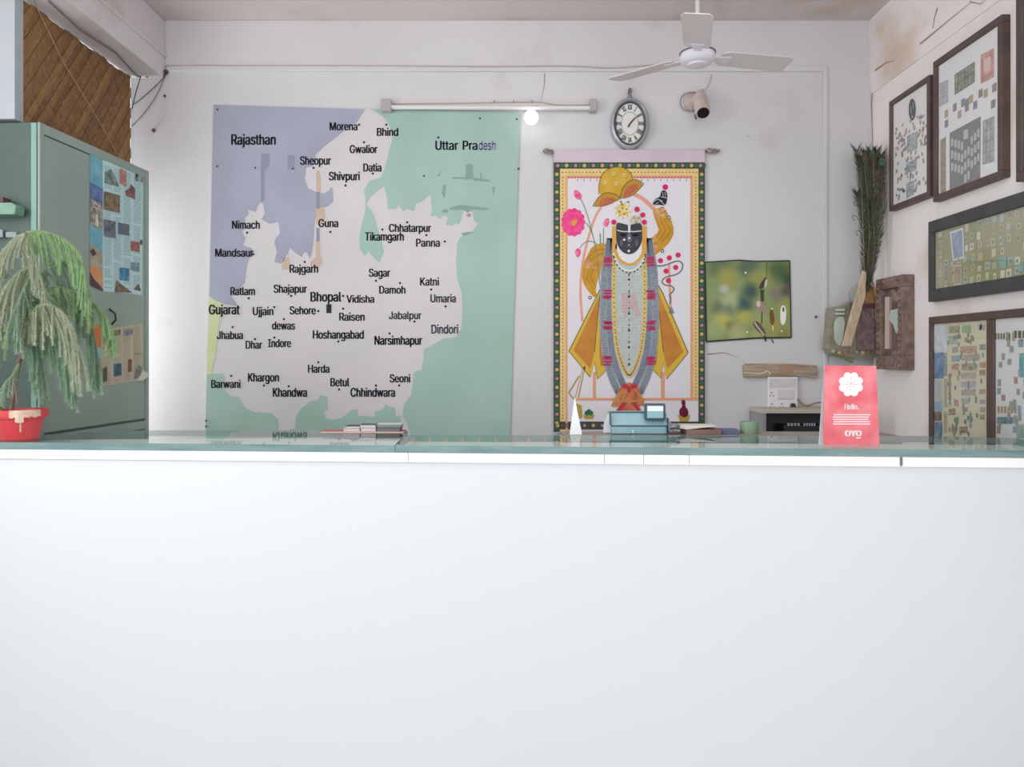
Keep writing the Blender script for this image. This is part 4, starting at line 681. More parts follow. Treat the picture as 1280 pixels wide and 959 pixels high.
for i, (x, y) in enumerate(((787, 116.5), (788, 112.8))): 
    l_ = MB(); cc = P(x, y, cy); l_.tube([cc+Vector((.009*math.cos(t*.7854), 0, .012*math.sin(t*.7854))) for t in range(9)], .0022, 6); l_.build('chain_ring', mat('#5a5a60', .35, .7), ck)
MB().tube([P(787, 112, BW), P(787, 112, cy-.012)], .006, 8).build('hook', mat('#4c4a4c', .5, .4), ck)
MB().lathe(P(787.3, 154.5, cy-.010), [(.079, 0), (.079, .001)], 32, 'y', ell=1.37).build('glass_cover', glass_mat('clock_glass', '#ffffff', 1.15, .12), ck)

# ================================================================== TUBE LIGHT + BULB
tl = thing('tube_light', 'unlit fluorescent tube in a slim white batten above the map', 'light fitting', P(612, 140, BW-.01))
MB().box(P(484, 130, BW), P(744, 136, BW-.022)).build('batten', mat('#d6d2d3', .5), tl, bevel=.003)
MB().tube([P(487, 134, BW-.045), P(741, 135, BW-.045)], .013, 12).build('glass_tube', mat('#dcd8d8', .2), tl)
for a, b in ((478, 489), (736, 746)): MB().box(P(a, 127.5, BW-.002), P(b, 138, BW-.062)).build('end_cap', mat('#a9a4a6', .5), tl, bevel=.004)
for x in (618, 642, 665): MB().box(P(x-.8, 127, BW-.001), P(x+.8, 129, BW-.024)).build('clip', mat('#8d8688', .6), tl)
MB().tube([P(x, y, BW-.026) for x, y in smooth([(745, 131), (700, 131.5), (684, 130), (678, 127.5), (640, 128), (560, 129.5), (487, 130)])], .003, 6).build('power_cable', mat('#b3a295', .6), tl, label='tan cable clipped along the batten')
bu = thing('light_bulb', 'small glowing white bulb beside the map corner, under the tube light', 'bulb', P(664, 158, BW-.09))
MB().sphere(P(664, 147, BW-.085), .040, 18).build('globe', mat('#ffffff', .3, emit=2.6), bu)
MB().tube([P(664, 147, BW), P(664, 147, BW-.05)], .014, 12).build('holder', mat('#d8d5d8', .5), bu)

# ================================================================== CEILING FAN
FX, FY, FZ = .8675, 3.7, 3.0
fX = (872-640)*FY/F; fn = thing('ceiling_fan', 'white three blade ceiling fan hanging near the right side', 'fan', (fX, FY, CZ+(HY-83)*FY/F))
z0 = CZ+(HY-83)*FY/F; wt = mat('#dcdae2', .4)
MB().lathe((fX, FY, z0), [(.02, 0), (.045, .002), (.050, .010), (.066, .014), (.080, .026), (.083, .044), (.078, .058), (.083, .062), (.083, .066), (.06, .082), (.03, .10), (.016, .12)], 36).build('motor_housing', wt, fn)
MB().lathe((fX, FY, z0+.0585), [(.0835, 0), (.0845, .003), (.0835, .006)], 36).build('trim_ring', mat('#5f5f80', .4), fn, label='thin blue grey ring')
MB().tube([(fX, FY, z0+.1), (fX, FY, CE)], .011, 12).build('downrod', mat('#cfc9cb', .4), fn)
MB().lathe((fX, FY, CE-.075), [(.02, 0), (.05, .035), (.058, .073)], 24).build('canopy', mat('#a99f9c', .4), fn)
for ang in (257, 14, 138):
    a = math.radians(ang); dx = Vector((math.cos(a), math.sin(a), 0)); sd = Vector((-math.sin(a), math.cos(a), 0)); c0 = Vector((fX, FY, z0+.045))
    pts = [(.11, -.045), (.135, -.062), (.44, -.070), (.47, -.055), (.475, .045), (.455, .062), (.14, .058), (.11, .04)]
    up = Vector((0, 0, 1)); tilt = -.16
    b = MB().prism([c0+dx*x+sd*y+up*(y*tilt) for x, y in pts], (0, 0, .004)); bo = b.build('blade', mat('#d5ced0', .45), fn)
    MB().prism([c0+dx*x+sd*y+up*(-.001+y*tilt) for x, y in ((.06, -.012), (.16, -.03), (.16, .03), (.06, .012))], (0, 0, -.004)).build('blade_bracket', wt, bo)

# ================================================================== SECURITY CAMERA
cc = thing('security_camera', 'small beige wall mounted security camera with black lens and looped cable', 'camera', P(868, 150, BW))
be = mat('#c9bcb8', .5, col2='#bfb0ab', scale=20)
MB().lathe(P(866, 128, BW), [(.052, 0), (.052, .012), (.03, .03), (.018, .06)], 24, 'y').build('wall_base', be, cc)
a = P(874, 122, BW-.05); b = P(879, 141, BW-.15)
MB().tube([a, a+(b-a)*.06, a+(b-a)*.94, b], [.030, .040, .041, .038], 20).build('body', be, cc)
b2 = b+(b-a).normalized()*.003; MB().tube([b-(b-a).normalized()*.01, b2], .033, 20).build('lens', mat('#15161a', .15), cc, label='round black lens')
MB().tube([a+Vector((0, 0, .034)), a+(b-a)*.5+Vector((0, -.0, .036)), b+Vector((0, -.01, .034))], [.026, .028, .026], 12, flat=.3).build('sun_shield', mat('#b9a9a4', .5), cc)
MB().tube([P(x, y, BW-.02) for x, y in smooth([(872, 116), (862, 115), (853, 119), (850, 127), (852, 135), (859, 139), (868, 138)])], .004, 6).build('cable', mat('#9a8d8b', .6), cc)
MB().tube([P(x, y, BW-.008) for x, y in smooth([(874, 118), (882, 112), (887, 104), (889, 93)])], .002, 6).build('cable', mat('#b5a9a6', .6), cc, label='thin cable running up to the ledge')
MB().tube([P(869, 143, BW-.03), P(870, 149, BW-.02)], .006, 6).build('bracket_screw', mat('#7a6a66', .5, .5), cc)

# ================================================================== BIRD PRINT
bp0 = back(BW-.008)
q = quadwarp((881, 328), (987, 326), (989, 422), (883, 427))
bt = thing('bird_photograph', 'unframed photo print of small birds on a reed, green blurred background', 'print', bp0(935, 427))
def blob_mat(base, blobs, px0, org):
    m = bpy.data.materials.new('blurred_print'); m.use_nodes = True; nt = m.node_tree; b_ = nt.nodes['Principled BSDF']; b_.inputs['Roughness'].default_value = .45
    tc = nt.nodes.new('ShaderNodeTexCoord'); nz = nt.nodes.new('ShaderNodeTexNoise'); nz.inputs['Scale'].default_value = 9; nt.links.new(tc.outputs['Object'], nz.inputs['Vector'])
    ad = nt.nodes.new('ShaderNodeMixRGB'); ad.blend_type = 'LINEAR_LIGHT'; ad.inputs[0].default_value = .02; nt.links.new(tc.outputs['Object'], ad.inputs[1]); nt.links.new(nz.outputs['Color'], ad.inputs[2])
    prev = None
    for (x, y, r, cc_) in blobs:
        p = bp0(x, y)-org; sb = nt.nodes.new('ShaderNodeVectorMath'); sb.operation = 'DISTANCE'; nt.links.new(ad.outputs[0], sb.inputs[0]); sb.inputs[1].default_value = (p.x, p.y, p.z)
        mr = nt.nodes.new('ShaderNodeMapRange'); mr.interpolation_type = 'SMOOTHSTEP'; mr.inputs['From Min'].default_value = r*BW/F*1.3; mr.inputs['From Max'].default_value = r*BW/F*.25; nt.links.new(sb.outputs['Value'], mr.inputs['Value'])
        mx = nt.nodes.new('ShaderNodeMix'); mx.data_type = 'RGBA'; nt.links.new(mr.outputs[0], mx.inputs[0]); mx.inputs[7].default_value = lin(cc_)
        if prev: nt.links.new(prev.outputs[2], mx.inputs[6])
        else: mx.inputs[6].default_value = lin(base)
        prev = mx
    nt.links.new(prev.outputs[2], b_.inputs['Base Color']); return m
blobs = [(900,335,20,'#5a7048'),(935,333,18,'#55694f'),(975,338,20,'#4b6338'),(908,349,16,'#9a9a48'),(950,350,16,'#969850'),(889,358,12,'#7f9660'),(985,350,12,'#38503c'),(905,361,7,'#b5b5a5'),(938,364,13,'#35574e'),(930,381,13,'#37594f'),(912,376,13,'#a8b588'),(897,386,10,'#66745a'),(910,388,10,'#737e62'),(972,368,11,'#85796a'),(984,364,9,'#5a5347'),(980,385,11,'#9a9a52'),(903,402,15,'#b5b058'),(930,396,12,'#b0ab55'),(912,408,8,'#7d8044'),(950,398,14,'#9aa466'),(893,413,12,'#93a870'),(922,417,13,'#a9ae76'),(970,410,15,'#9a984e'),(981,418,9,'#85834a'),(945,420,9,'#a5a566')]
org = bp0(935, 427)
MB().prism([bp0(*q(u, v)) for u, v in ((0, 0), (.4, -.02), (.6, 0), (1, 0), (1, 1), (.6, .985), (0, 1))], (0, .003, 0)).build('photo_sheet', blob_mat('#86965e', blobs, 0, org), bt)
ink(bp0, 'dark_margin', '#3a3e34', [stroke([q(0, 0), q(.4, -.02), q(.6, 0), q(1, 0)], 1.6), stroke([q(1, 0), q(1, 1)], 1.6), stroke([q(1, 1), q(.6, .985), q(0, 1)], 2), stroke([q(0, 1), q(0, 0)], 2.2)], 1, bt, 'thin dark margin')
B = lambda nm, c, sh, l=1, lab=None: ink(bp0, nm, c, sh, l, bt, lab)
B('printed_reed', '#3f5340', [stroke([(953,362),(952,405)], 1.5), stroke([(958.5,328),(958,346)], .8), [(950,362),(955,362),(955,377),(951,377)]], 1, 'reed stem')
B('printed_bird', '#4c4640', [smooth([(948,362),(951,353),(955,349),(957,346),(959,348),(959,354),(955,360)], 1, True)], 1.5, 'upper bird perched on the reed tip')
B('printed_bird_breast', '#cfc4b8', [smooth([(955,357),(957,349),(959,348.5),(959,355),(956,361)], 1, True)], 2)
B('printed_bird', '#a58f86', [smooth([(944.5,378),(947,375),(952,376),(956,382),(958,389),(961,393),(955,391),(948,388),(945,383)], 1, True)], 1.5, 'middle bird with pinkish breast'); B('printed_bird_breast', '#d3cbbf', [circ(948, 380, 2.5, 4)], 2)
B('printed_bird', '#6a5c5a', [smooth([(940,405),(944,401),(949,403),(955,411),(958,419),(952,418),(946,413)], 1, True)], 1.5, 'lower bird on the bottom margin'); B('printed_bird_breast', '#c9c0ac', [stroke([(943,403),(947,409),(955,419)], 1.6)], 2)
B('printed_bird', '#7c5a36', [smooth([(961.5,392),(964,385),(967,391),(968.5,400),(966,407),(963,405)], 1, True)], 1.5, 'brown bird seen from behind'); B('printed_bird_breast', '#dcdccb', [stroke([(966,407),(966,413)], 1.5), circ(965, 386, 1.3)], 2)
B('white_clip', '#eef0ec', [smooth([(976,382),(982,382),(983,395),(981,406),(976,406),(975,395)], 1, True)], 1.5, 'white printed feather shape'); B('white_clip_slot', '#6f7a48', [smooth([(977.8,384),(980.5,384),(980.5,390),(977.8,390)], 1, True)], 2)
B('pin_mark', '#e6e8c8', [circ(932, 341, 1.3), circ(934, 415, 1.3), circ(977, 414, 1.2)], 2)
B('printed_legs', '#2f2f2a', [stroke([(956,420),(957,427)], 2), stroke([(964,424),(967,429)], 1.2)], 2)

# ================================================================== right of the back wall
wd_ = mat('#8e7c68', .75, col2='#b3a390', scale=7, stretch=(1, 4, 9))
pk = thing('wooden_plank', 'rough brown wooden board with bark fixed to the wall above the socket board', 'plank', P(974, 473, BW-.02))
MB().prism([P(*p, BW) for p in ((928, 457), (931, 454.5), (990, 455), (1019, 457), (1020, 466), (1018, 473), (1000, 470), (975, 470.5), (950, 471), (929, 471.5))], (0, -.03, 0)).build('board', wd_, pk, bevel=.002)
MB().prism([P(*p, BW-.03) for p in ((974, 456), (991, 456), (991, 468), (974, 468))], (0, -.003, 0)).build('patch', mat('#a58673', .7), pk, label='light brown tape patch')
MB().tube([P(x, y, BW-.034) for x, y in smooth([(930, 466), (945, 467), (952, 468), (960, 463), (963, 468)])], .004, 6).build('string', mat('#d8c9b2', .7), pk)
sb = thing('socket_board', 'white electrical socket board on the wall below the wooden plank', 'socket board', P(977, 512, BW))
MB().box(P(958, 471, BW), P(997.5, 513, BW-.028)).build('box', mat('#e2e1e3', .4), sb, bevel=.004)
sp = back(BW-.028)
for i in range(7): MB().box(sp(961+i*5, 473.5), sp(964.5+i*5, 484)+Vector((0, -.005, 0))).build('switch', mat('#cfcdd0', .35), sb, bevel=.0015)
MB().box(sp(971, 487), sp(992, 499)+Vector((0, -.006, 0))).build('regulator', mat('#d2d0d3', .35), sb, bevel=.003)
for x, y in ((964.5, 494), (964.5, 508), (977, 508)): ink(sp, 'socket_holes', '#3a3a40', [circ(x, y-3, .9, n=8), circ(x-2, y+.8, .8, n=8), circ(x+2, y+.8, .8, n=8)], 2, sb)
MB().prism([sp(986, 511, 1), sp(994, 511, 1), sp(991.5, 504, 1), sp(988.5, 504, 1)], (0, -.03, 0)).build('plug', mat('#1d1f22', .4), sb, bevel=.002, label='black plug')
MB().tube([P(x, y, BW-.03) for x, y in smooth([(997, 499), (1003, 506), (1010, 508), (1018, 504), (1026, 503)])], .005, 6).build('lead', mat('#8c7a62', .6), sb, label='brown lead running right'); 
sh = thing('wall_shelf', 'grey open box shelf mounted on the wall behind the red tent card', 'shelf', P(990, 545, BW-.1))
gs = mat('#8d8e92', .6, col2='#7e8085', scale=5)
ySh = BW-.24; L = P(953, 516, ySh); Rr = P(1050, 516, ySh); bot = CZ-.62
MB().box((L.x, ySh, L.z-.004), (Rr.x, BW, L.z+.018)).build('top_board', mat('#b9b1a4', .6), sh, bevel=.002)
MB().box((L.x+.002, ySh, bot), (L.x+.02, BW, L.z-.004)).build('side_board', gs, sh); MB().box((Rr.x-.02, ySh, bot), (Rr.x-.002, BW, L.z-.004)).build('side_board', gs, sh)
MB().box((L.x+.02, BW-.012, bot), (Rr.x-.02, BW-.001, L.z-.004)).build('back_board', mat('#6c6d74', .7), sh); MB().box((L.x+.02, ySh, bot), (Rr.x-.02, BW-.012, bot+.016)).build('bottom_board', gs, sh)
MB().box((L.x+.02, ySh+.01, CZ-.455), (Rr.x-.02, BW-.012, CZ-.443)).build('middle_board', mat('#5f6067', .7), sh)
dv = thing('card_reader', 'black device with a lettered front lying in the grey wall shelf', 'device', P(1002, 548, BW-.2))
zd = CZ-.443; xa = (980-640)*(BW-.2)/F
MB().box((xa, BW-.2, zd), (xa+.24, BW-.05, zd+.075)).build('body', mat('#222329', .35), dv, bevel=.008)
ink(back(BW-.2), 'lettering', '#9a9aa0', [rect(984+i*4.2, 529, 987+i*4.2, 532.5) for i in range(4)]+[rect(1004+i*3.2, 529, 1006.3+i*3.2, 532.5) for i in range(5)], 2, dv, 'row of worn unreadable letters')
# mug, boxes on the rear ledge
LZ = GT-.004
def yl(z=LZ): return 3.40
mg = thing('green_mug', 'small green tin mug on the ledge behind the counter, left of the wall shelf', 'mug', (P(936, 0, 3.40).x, 3.40, LZ))
MB().lathe((P(936.5, 0, 3.40).x, 3.40, LZ), [(.036, 0), (.038, .004), (.039, .05), (.0385, .052), (.035, .052), (.034, .01), (.01, .008)], 24).build('cup', mat('#7d9c80', .45, col2='#8ca283', scale=14), mg)
bxp = MB().box((P(903, 0, 3.36).x, 3.36, LZ), (P(924.5, 0, 3.36).x, 3.44, LZ+.021)); bxp.build('stamp_pad', mat('#5d5f86', .5), label='small violet blue flat box on the ledge beside the green mug', cat='box', bevel=.002)
fd = thing('brown_folder', 'brown folder with papers on the ledge right of the cash box', 'folder', P(880, 545, 3.38))
MB().box((P(858, 0, 3.34).x, 3.34, LZ), (P(902.5, 0, 3.34).x, 3.47, LZ+.022)).build('cover', mat('#8a6f64', .7, col2='#7a6057', scale=12), fd, bevel=.002)
MB().prism([Vector((P(858, 0, 3.35).x, 3.35, LZ+.0225)), Vector((P(896, 0, 3.35).x, 3.35, LZ+.036)), Vector((P(896, 0, 3.35).x, 3.35, LZ+.0385)), Vector((P(836, 0, 3.35).x, 3.35, LZ+.040)), Vector((P(836, 0, 3.35).x, 3.35, LZ+.0375))], (0, .1, 0)).build('papers', mat('#dcd6cf', .7), fd, label='loose white papers on top')
cbm = MB()
for i in range(5):
    pts = [P(835+R.uniform(0, 3), 527+i*2, 3.33)]
    for k in range(4): pts.append(P(838+k*3.4+R.uniform(-1.5, 1.5), 531+i*2+R.uniform(-2, 2.), 3.32+R.uniform(-.01, .01)))
    cbm.tube([tuple(p) for p in smooth([tuple(p) for p in pts], 1)], .0035, 6)
cbm.build('coiled_cable', mat('#7b8084', .5), label='tangled grey cable beside the cash box', cat='cable')
# ---- cash register
cg = thing('cash_register', 'teal electronic cash register with a raised display, on the ledge', 'cash register', (P(799, 0, 3.40).x, 3.40, LZ))
te = mat('#8fb4be', .4, col2='#84aab4', scale=9); nv = mat('#3d5260', .45)
yr = 3.36
X = lambda px: (px-640)*yr/F
Zr = lambda py: CZ-(py-HY)*yr/F
MB().box((X(765), yr, Zr(543)), (X(834), yr+.12, Zr(533))).build('drawer', te, cg, bevel=.004)
MB().prism([(X(763.5), yr+.002, Zr(532)), (X(835), yr+.002, Zr(532)), (X(835), yr+.03, Zr(516)+.0), (X(763.5), yr+.03, Zr(516))], (0, .09, .0)).build('housing', te, cg, bevel=.004)
MB().box((X(764), yr-.002, Zr(533.2)), (X(835), yr+.01, Zr(531.6))).build('seam', nv, cg, label='dark seam line')
e_ = MB()
for a, b in (((763, 517), (763.8, 532)), ((834.6, 523), (836, 543))): e_.box((X(a[0]), yr-.003, Zr(a[1])), (X(b[0]), yr+.03, Zr(b[1])))
e_.box((X(763), yr+.0265, Zr(517)), (X(806), yr+.0285, Zr(515.3))); e_.box((X(765), yr-.004, Zr(543)), (X(834), yr, Zr(542)))
e_.build('rubber_edging', nv, cg, label='dark blue grey edging')
MB().box((X(806), yr-.012, Zr(525.5)), (X(831.5), yr+.02, Zr(504.5))).build('display', nv, cg, bevel=.006, label='dark framed display head')
ink(back(yr-.012), 'screen', mat('#e8eef0', .3), [rect(809, 507.5, 829, 514)], 1, cg, 'white screen'); ink(back(yr-.012), 'keypad', mat('#8db4be', .4), [rect(809, 514, 829, 522.5)], 1.2, cg)
MB().box((X(790), yr-.006, Zr(541.5)), (X(792.2), yr, Zr(537.5))).build('lock', mat('#c9d0d0', .3, .5), cg)
for x in (771, 824): MB().lathe((X(x), yr+.02, LZ), [(.008, 0), (.008, Zr(543)-LZ)], 12).build('foot', mat('#2f3a44', .6), cg)
wr = MB().prism([P(754, 541, 3.42), P(764, 541, 3.42), P(764, 514, 3.42), P(760, 518, 3.42), P(755, 528, 3.42)], (0, .004, 0)); wr.build('paper_roll', mat('#dfe5e8', .6), label='white sheet of paper standing left of the cash register', cat='paper')
# folded white card
wc = thing('folded_card', 'white folded card standing left of the cash register, seen edge on', 'card', (P(720, 0, 3.38).x, 3.38, LZ))
MB().prism([Vector((P(712, 0, 3.36).x, 3.36, LZ)), Vector((P(727.5, 0, 3.36).x, 3.36, LZ)), P(718.3, 497, 3.36)], (0, .002, 0)).build('front_leaf', mat('#f2f5f8', .6), wc)
MB().prism([Vector((P(716, 0, 3.42).x, 3.44, LZ)), Vector((P(728, 0, 3.42).x, 3.44, LZ)), P(718.3, 497, 3.362)], (0, .002, 0)).build('rear_leaf', mat('#e6eaee', .6), wc)

# ---- books at the left pane
def bk(name, label, px0, px1, z0, h, y, d, cov, edge, n=0, grp='papers and magazines stacked on the counter glass'):
    t = thing(name, label, 'book', (P((px0+px1)/2, 0, y).x, y+d/2, z0), group=grp)
    a, b = P(px0, 0, y).x, P(px1, 0, y).x
    MB().box((a+.002, y+.002, z0+h*.12), (b-.002, y+d-.003, z0+h*.88)).build('page_block', edge, t)
    MB().box((a, y, z0), (b, y+d, z0+h*.12)).box((a, y, z0+h*.88), (b, y+d, z0+h)).build('cover', cov, t)
BY = 3.41; wp = mat('#d8d0d4', .7, col2='#b8b0b6', scale=60, stretch=(1, 1, 12))
bk('flat_folder', 'thin red edged folder at the bottom of the stack by the map', 400, 505, GT, .005, BY-.01, .09, mat('#b5685c', .6), mat('#d9cfc8', .7))
bk('magazine', 'white page magazine, lowest of the left short pile on the red edged folder', 429, 450, GT+.005, .012, BY, .08, mat('#cfc6c8', .6), wp)
bk('magazine', 'dark covered magazine topmost of the left short pile', 431, 450, GT+.017, .010, BY, .08, mat('#4a4a52', .6), wp)
bk('magazine', 'pinkish white magazine, lowest of the middle pile beside the dark books', 450.5, 470, GT+.005, .014, BY, .08, mat('#cdbfc6', .6), wp)
bk('magazine', 'pale magazine with dark cover edge, topmost of the middle pile', 449.5, 470, GT+.019, .014, BY, .08, mat('#5a5a60', .6), wp)
gy = mat('#5d6468', .6, col2='#7a8286', scale=80, stretch=(1, 1, 14))
bk('book', 'dark grey book, lowest of the right pile under the map', 470.5, 500, GT+.005, .013, BY, .08, mat('#44494e', .6), gy)
bk('book', 'dark grey book, middle of the right pile under the map', 471, 501, GT+.018, .010, BY, .08, mat('#3f4448', .6), gy)
bk('book', 'white topped book, uppermost of the right pile under the map', 470.5, 502, GT+.028, .007, BY, .08, mat('#d5d6d4', .6), gy)

# ---- tent card
tcx = thing('tent_card', 'red tent card with white petal emblem and the letters OYO, on the counter', 'tent card', (P(1063, 0, 2.91).x, 2.91, GT))
yc = 2.905
pl0 = Plane((0, yc, GT), (0, -1, .07)); red = mat('#df5766', .4, col2='#ee8b93', scale=9)
def pc(px, py, l=0): return pl0(px, py, l)
zb_ = CZ-(557-HY)*yc/F
q4 = [pc(1029, 556.6), pc(1099.5, 557.2), pc(1095.5, 457.5), pc(1031, 457)]
back_n = Vector((0, .0012, 0))
MB().prism(q4, back_n).build('front_panel', red, tcx)
tlw, trw = q4[3], q4[2]; dz = Vector((0, .045, 0))
MB().prism([q4[0]+dz, q4[1]+dz, trw+Vector((0, .002, 0)), tlw+Vector((0, .002, 0))], (0, .0012, 0)).build('rear_panel', mat('#dfe9ee', .5), tcx, label='white rear panel')
MB().prism([q4[0]+Vector((0, .002, 0)), q4[1]+Vector((0, .002, 0)), q4[1]+dz, q4[0]+dz], (0, 0, .001)).build('base_flap', mat('#dfe9ee', .5), tcx)
K = lambda nm, sh, lab, l=1: ink(pl0, nm, mat('#fdf4f4', .5), sh, l, tcx, lab)
K('petal_emblem', [circ(1063.5+9.3*math.cos(a*math.pi/4+.39), 480.5+9.3*math.sin(a*math.pi/4+.39), 6.6, 5.4, rot=a*math.pi/4+.39) for a in range(8)]+[circ(1063.5, 480.5, 7)], 'white eight petal emblem')
ink(pl0, 'emblem_centre', '#e98f96', [circ(1063.5, 480, .9)]+[stroke([(1063.5+2*math.cos(a*math.pi/4), 480.5+2*math.sin(a*math.pi/4)), (1063.5+9*math.cos(a*math.pi/4), 480.5+9*math.sin(a*math.pi/4))], .35) for a in range(8)], 2, tcx)
K('greeting', [text('Hello.', 1055.5, 1073.5, 505, 512, 0)], 'white lettering reading Hello')
K('text_lines', [rect(1041+(1 if i in (0, 3) else 0), 518+i*2.9, 1089-R.uniform(0, 4), 519.1+i*2.9) for i in range(5)], 'five fine lines of white text')
K('brand_letters', [text('OYO', 1056, 1077, 538.2, 545.3, .3)], 'bold white letters OYO')
K('text_lines', [rect(1070, 547, 1076, 548.2)], 'tiny line under the letters')

# ================================================================== POTTED ARAUCARIA
py_ = 3.17; px_ = (24-640)*3.17/F
pp = thing('potted_conifer', 'drooping feathery conifer in a worn red pot on the counter', 'plant', (px_, py_, GT))
rp = mat('#d6474c', .45, col2='#cf3d45', scale=6)
MB().lathe((px_, py_, GT), [(.066, 0), (.070, .006), (.088, .078), (.089, .082), (.101, .084), (.104, .090), (.104, .112), (.100, .116), (.092, .114), (.089, .098), (.01, .095)], 36).build('pot', rp, pp, label='worn red pot')
chp = MB()
for a0, h0, h1, w_ in ((-1.35, .088, .117, .8), (-.75, .09, .117, .5), (-1.15, .070, .09, .28), (-1.0, .03, .075, .07)):
    vs = []; n = 10
    for i in range(n):
        a = a0+w_*i/(n-1); r = .1052 if h0 > .085 else .0905+(h0-.05)*.0
        lo = h0+R.uniform(-.004, .004) ; r0 = .105 if lo > .084 else .070+(lo-.006)*.25+.0012; r1 = .105 if h1 > .084 else .070+(h1-.006)*.25+.0012
        if h0 < .084 and h1 > .084: r1 = .1055; r0 = .105
        vs += [(px_+r0*math.cos(a), py_+r0*math.sin(a), GT+lo), (px_+r1*math.cos(a), py_+r1*math.sin(a), GT+h1)]
    chp.add(vs, [(2*i, 2*i+2, 2*i+3, 2*i+1) for i in range(n-1)])
chp.build('paint_chips', mat('#ddc9b8', .7, col2='#c9a48e', scale=30), pp, label='patches of flaked pale paint', fixn=False)
MB().lathe((px_, py_, GT+.096), [(.088, 0), (.08, .008), (.03, .014), (.005, .015)], 20).build('soil', mat('#5d463c', .9, col2='#7a5f50', scale=60, bump=.6), pp)
PX = lambda x, y, d=0.0: Vector(((x-640)*(py_+d)/F, py_+d, CZ-(y-HY)*(py_+d)/F))
stem = smooth([tuple(PX(*p)) for p in ((14, 512, 0), (17, 490, 0), (27, 440, .02), (33, 400, .03), (38, 350, .01), (33, 310, 0), (32, 290, -.01))], 1)
MB().tube(stem, [.009-.006*i/(len(stem)-1) for i in range(len(stem))], 8).build('trunk', mat('#8c7262', .8, col2='#6f5a4c', scale=40), pp)
MB().tube(smooth([tuple(PX(*p)) for p in ((22, 505), (18, 470), (25, 445), (34, 420))], 1), [.006]*3+[.005]*50 if 0 else .005, 6).build('trunk', mat('#8a7064', .8), pp)
NC = [mat(c, .75, col2=c2, scale=30) for c, c2 in (('#b3c9ad', '#a3bda0'), ('#bfcbb2', '#cdd2bb'), ('#abcb9d', '#c0dcaa'), ('#9dbd9f', '#aecbae'))]
def frond(a, ctrl, nb, lmin, lmax, ci, spread=.03, seed=0):
    """an arching branch with hanging needle-covered branchlets"""
    rr = random.Random(seed); P0 = [Vector(p) for p in smooth([tuple(PX(*c)) for c in ctrl], 2)]
    br = MB(); br.tube(P0, [.0035-.002*i/(len(P0)-1) for i in range(len(P0))], 6)
    o = br.build('branch', mat('#8f9a72', .8), pp)
    nd = MB(); tot = len(P0)-1
    def needles(path, r0, dens, ln):
        L = [0]
        for i in range(len(path)-1): L.append(L[-1]+(path[i+1]-path[i]).length)
        k = int(L[-1]*dens)
        for j in range(k):
            s_ = L[-1]*(j+rr.random())/k; i = 0
            while i < len(L)-2 and L[i+1] < s_: i += 1
            t = (s_-L[i])/(L[i+1]-L[i]+1e-9); p = path[i].lerp(path[i+1], t); d_ = (path[i+1]-path[i]).normalized()
            ax_ = Vector((rr.uniform(-1, 1), rr.uniform(-1, 1), rr.uniform(-1, 1))); ax_ = (ax_-d_*ax_.dot(d_)).normalized()
            tip = p+(ax_*.85+d_*.6)*ln*rr.uniform(.7, 1.2); sd = d_.cross(ax_)*.0010
            nd.add([p-sd, p+sd, tip], [(0, 1, 2)])
    needles(P0, .004, 2200, .012)
    nb = int(nb*1.6)
    for j in range(nb):
        f = (j+.5)/nb; x = f*tot; i = min(int(x), tot-1); p = P0[i].lerp(P0[i+1], x-i); d_ = (P0[i+1]-P0[i]).normalized()
        ln = rr.uniform(lmin, lmax)*(1-.35*abs(f-.55)*2)*.88
        out = d_*rr.uniform(.2, .5)*ln+Vector((rr.uniform(-spread, spread), rr.uniform(-spread, spread)*1.2, 0))
        path = [p, p+out*.4+Vector((0, 0, -ln*.25)), p+out*.75+Vector((0, 0, -ln*.62)), p+out*.9+Vector((0, 0, -ln))]
        path = [Vector(q_) for q_ in smooth([tuple(q_) for q_ in path], 1)]
        nd.tube(path, .0015, 4, cap=False); needles(path, .003, 3300, .0165)
    f_ = nd.build('needles', NC[ci], o, kind='stuff', fixn=False)
fr_ = [ ((32,290),(52,287),(82,299),(105,320),(110,350,0)), ]
frond(0, [(33,290),(55,288),(84,300),(104,322),(109,365)], 26, .12, .23, 2, .02, 1)
frond(0, [(33,292),(20,295),(5,312),(-12,330)], 16, .12, .2, 1, .025, 2)
frond(0, [(34,300,-.03),(42,318,-.05),(50,345,-.06),(57,370,-.06)], 14, .08, .15, 1, .02, 3)
frond(0, [(37,335,-.02),(20,342,-.06),(2,365,-.08),(-10,395,-.08)], 20, .14, .22, 1, .03, 4)
frond(0, [(38,345,-.03),(30,360,-.07),(22,380,-.1),(20,400,-.1)], 14, .12, .18, 0, .03, 5)
frond(0, [(36,370,.02),(70,355,.03),(110,372,.04),(132,395,.04),(140,418,.04)], 26, .06, .15, 2, .03, 6)
frond(0, [(35,380,0),(75,365,.05),(105,385,.06),(118,420,.05),(120,450,.05)], 22, .12, .2, 3, .03, 7)
frond(0, [(34,400,-.04),(50,378,-.08),(75,385,-.1),(92,410,-.1),(98,435,-.1)], 26, .14, .24, 1, .03, 8)
frond(0, [(33,400,.02),(55,395,.02),(75,415,.0),(85,440,.0)], 22, .18, .28, 3, .03, 9)
frond(0, [(31,410,0),(12,405,-.05),(-5,420,-.06),(-12,445,-.06)], 12, .08, .13, 2, .03, 10)
frond(0, [(36,395,.03),(42,420,.02),(48,440,.02)], 14, .14, .22, 3, .03, 11)
frond(0, [(24,455,-.03),(14,472,-.06),(4,480,-.08),(0,496,-.08)], 7, .06, .1, 0, .01, 12)
frond(0, [(36,360,.03),(62,330,.05),(85,325,.06),(100,345,.06)], 20, .16, .26, 3, .03, 13)

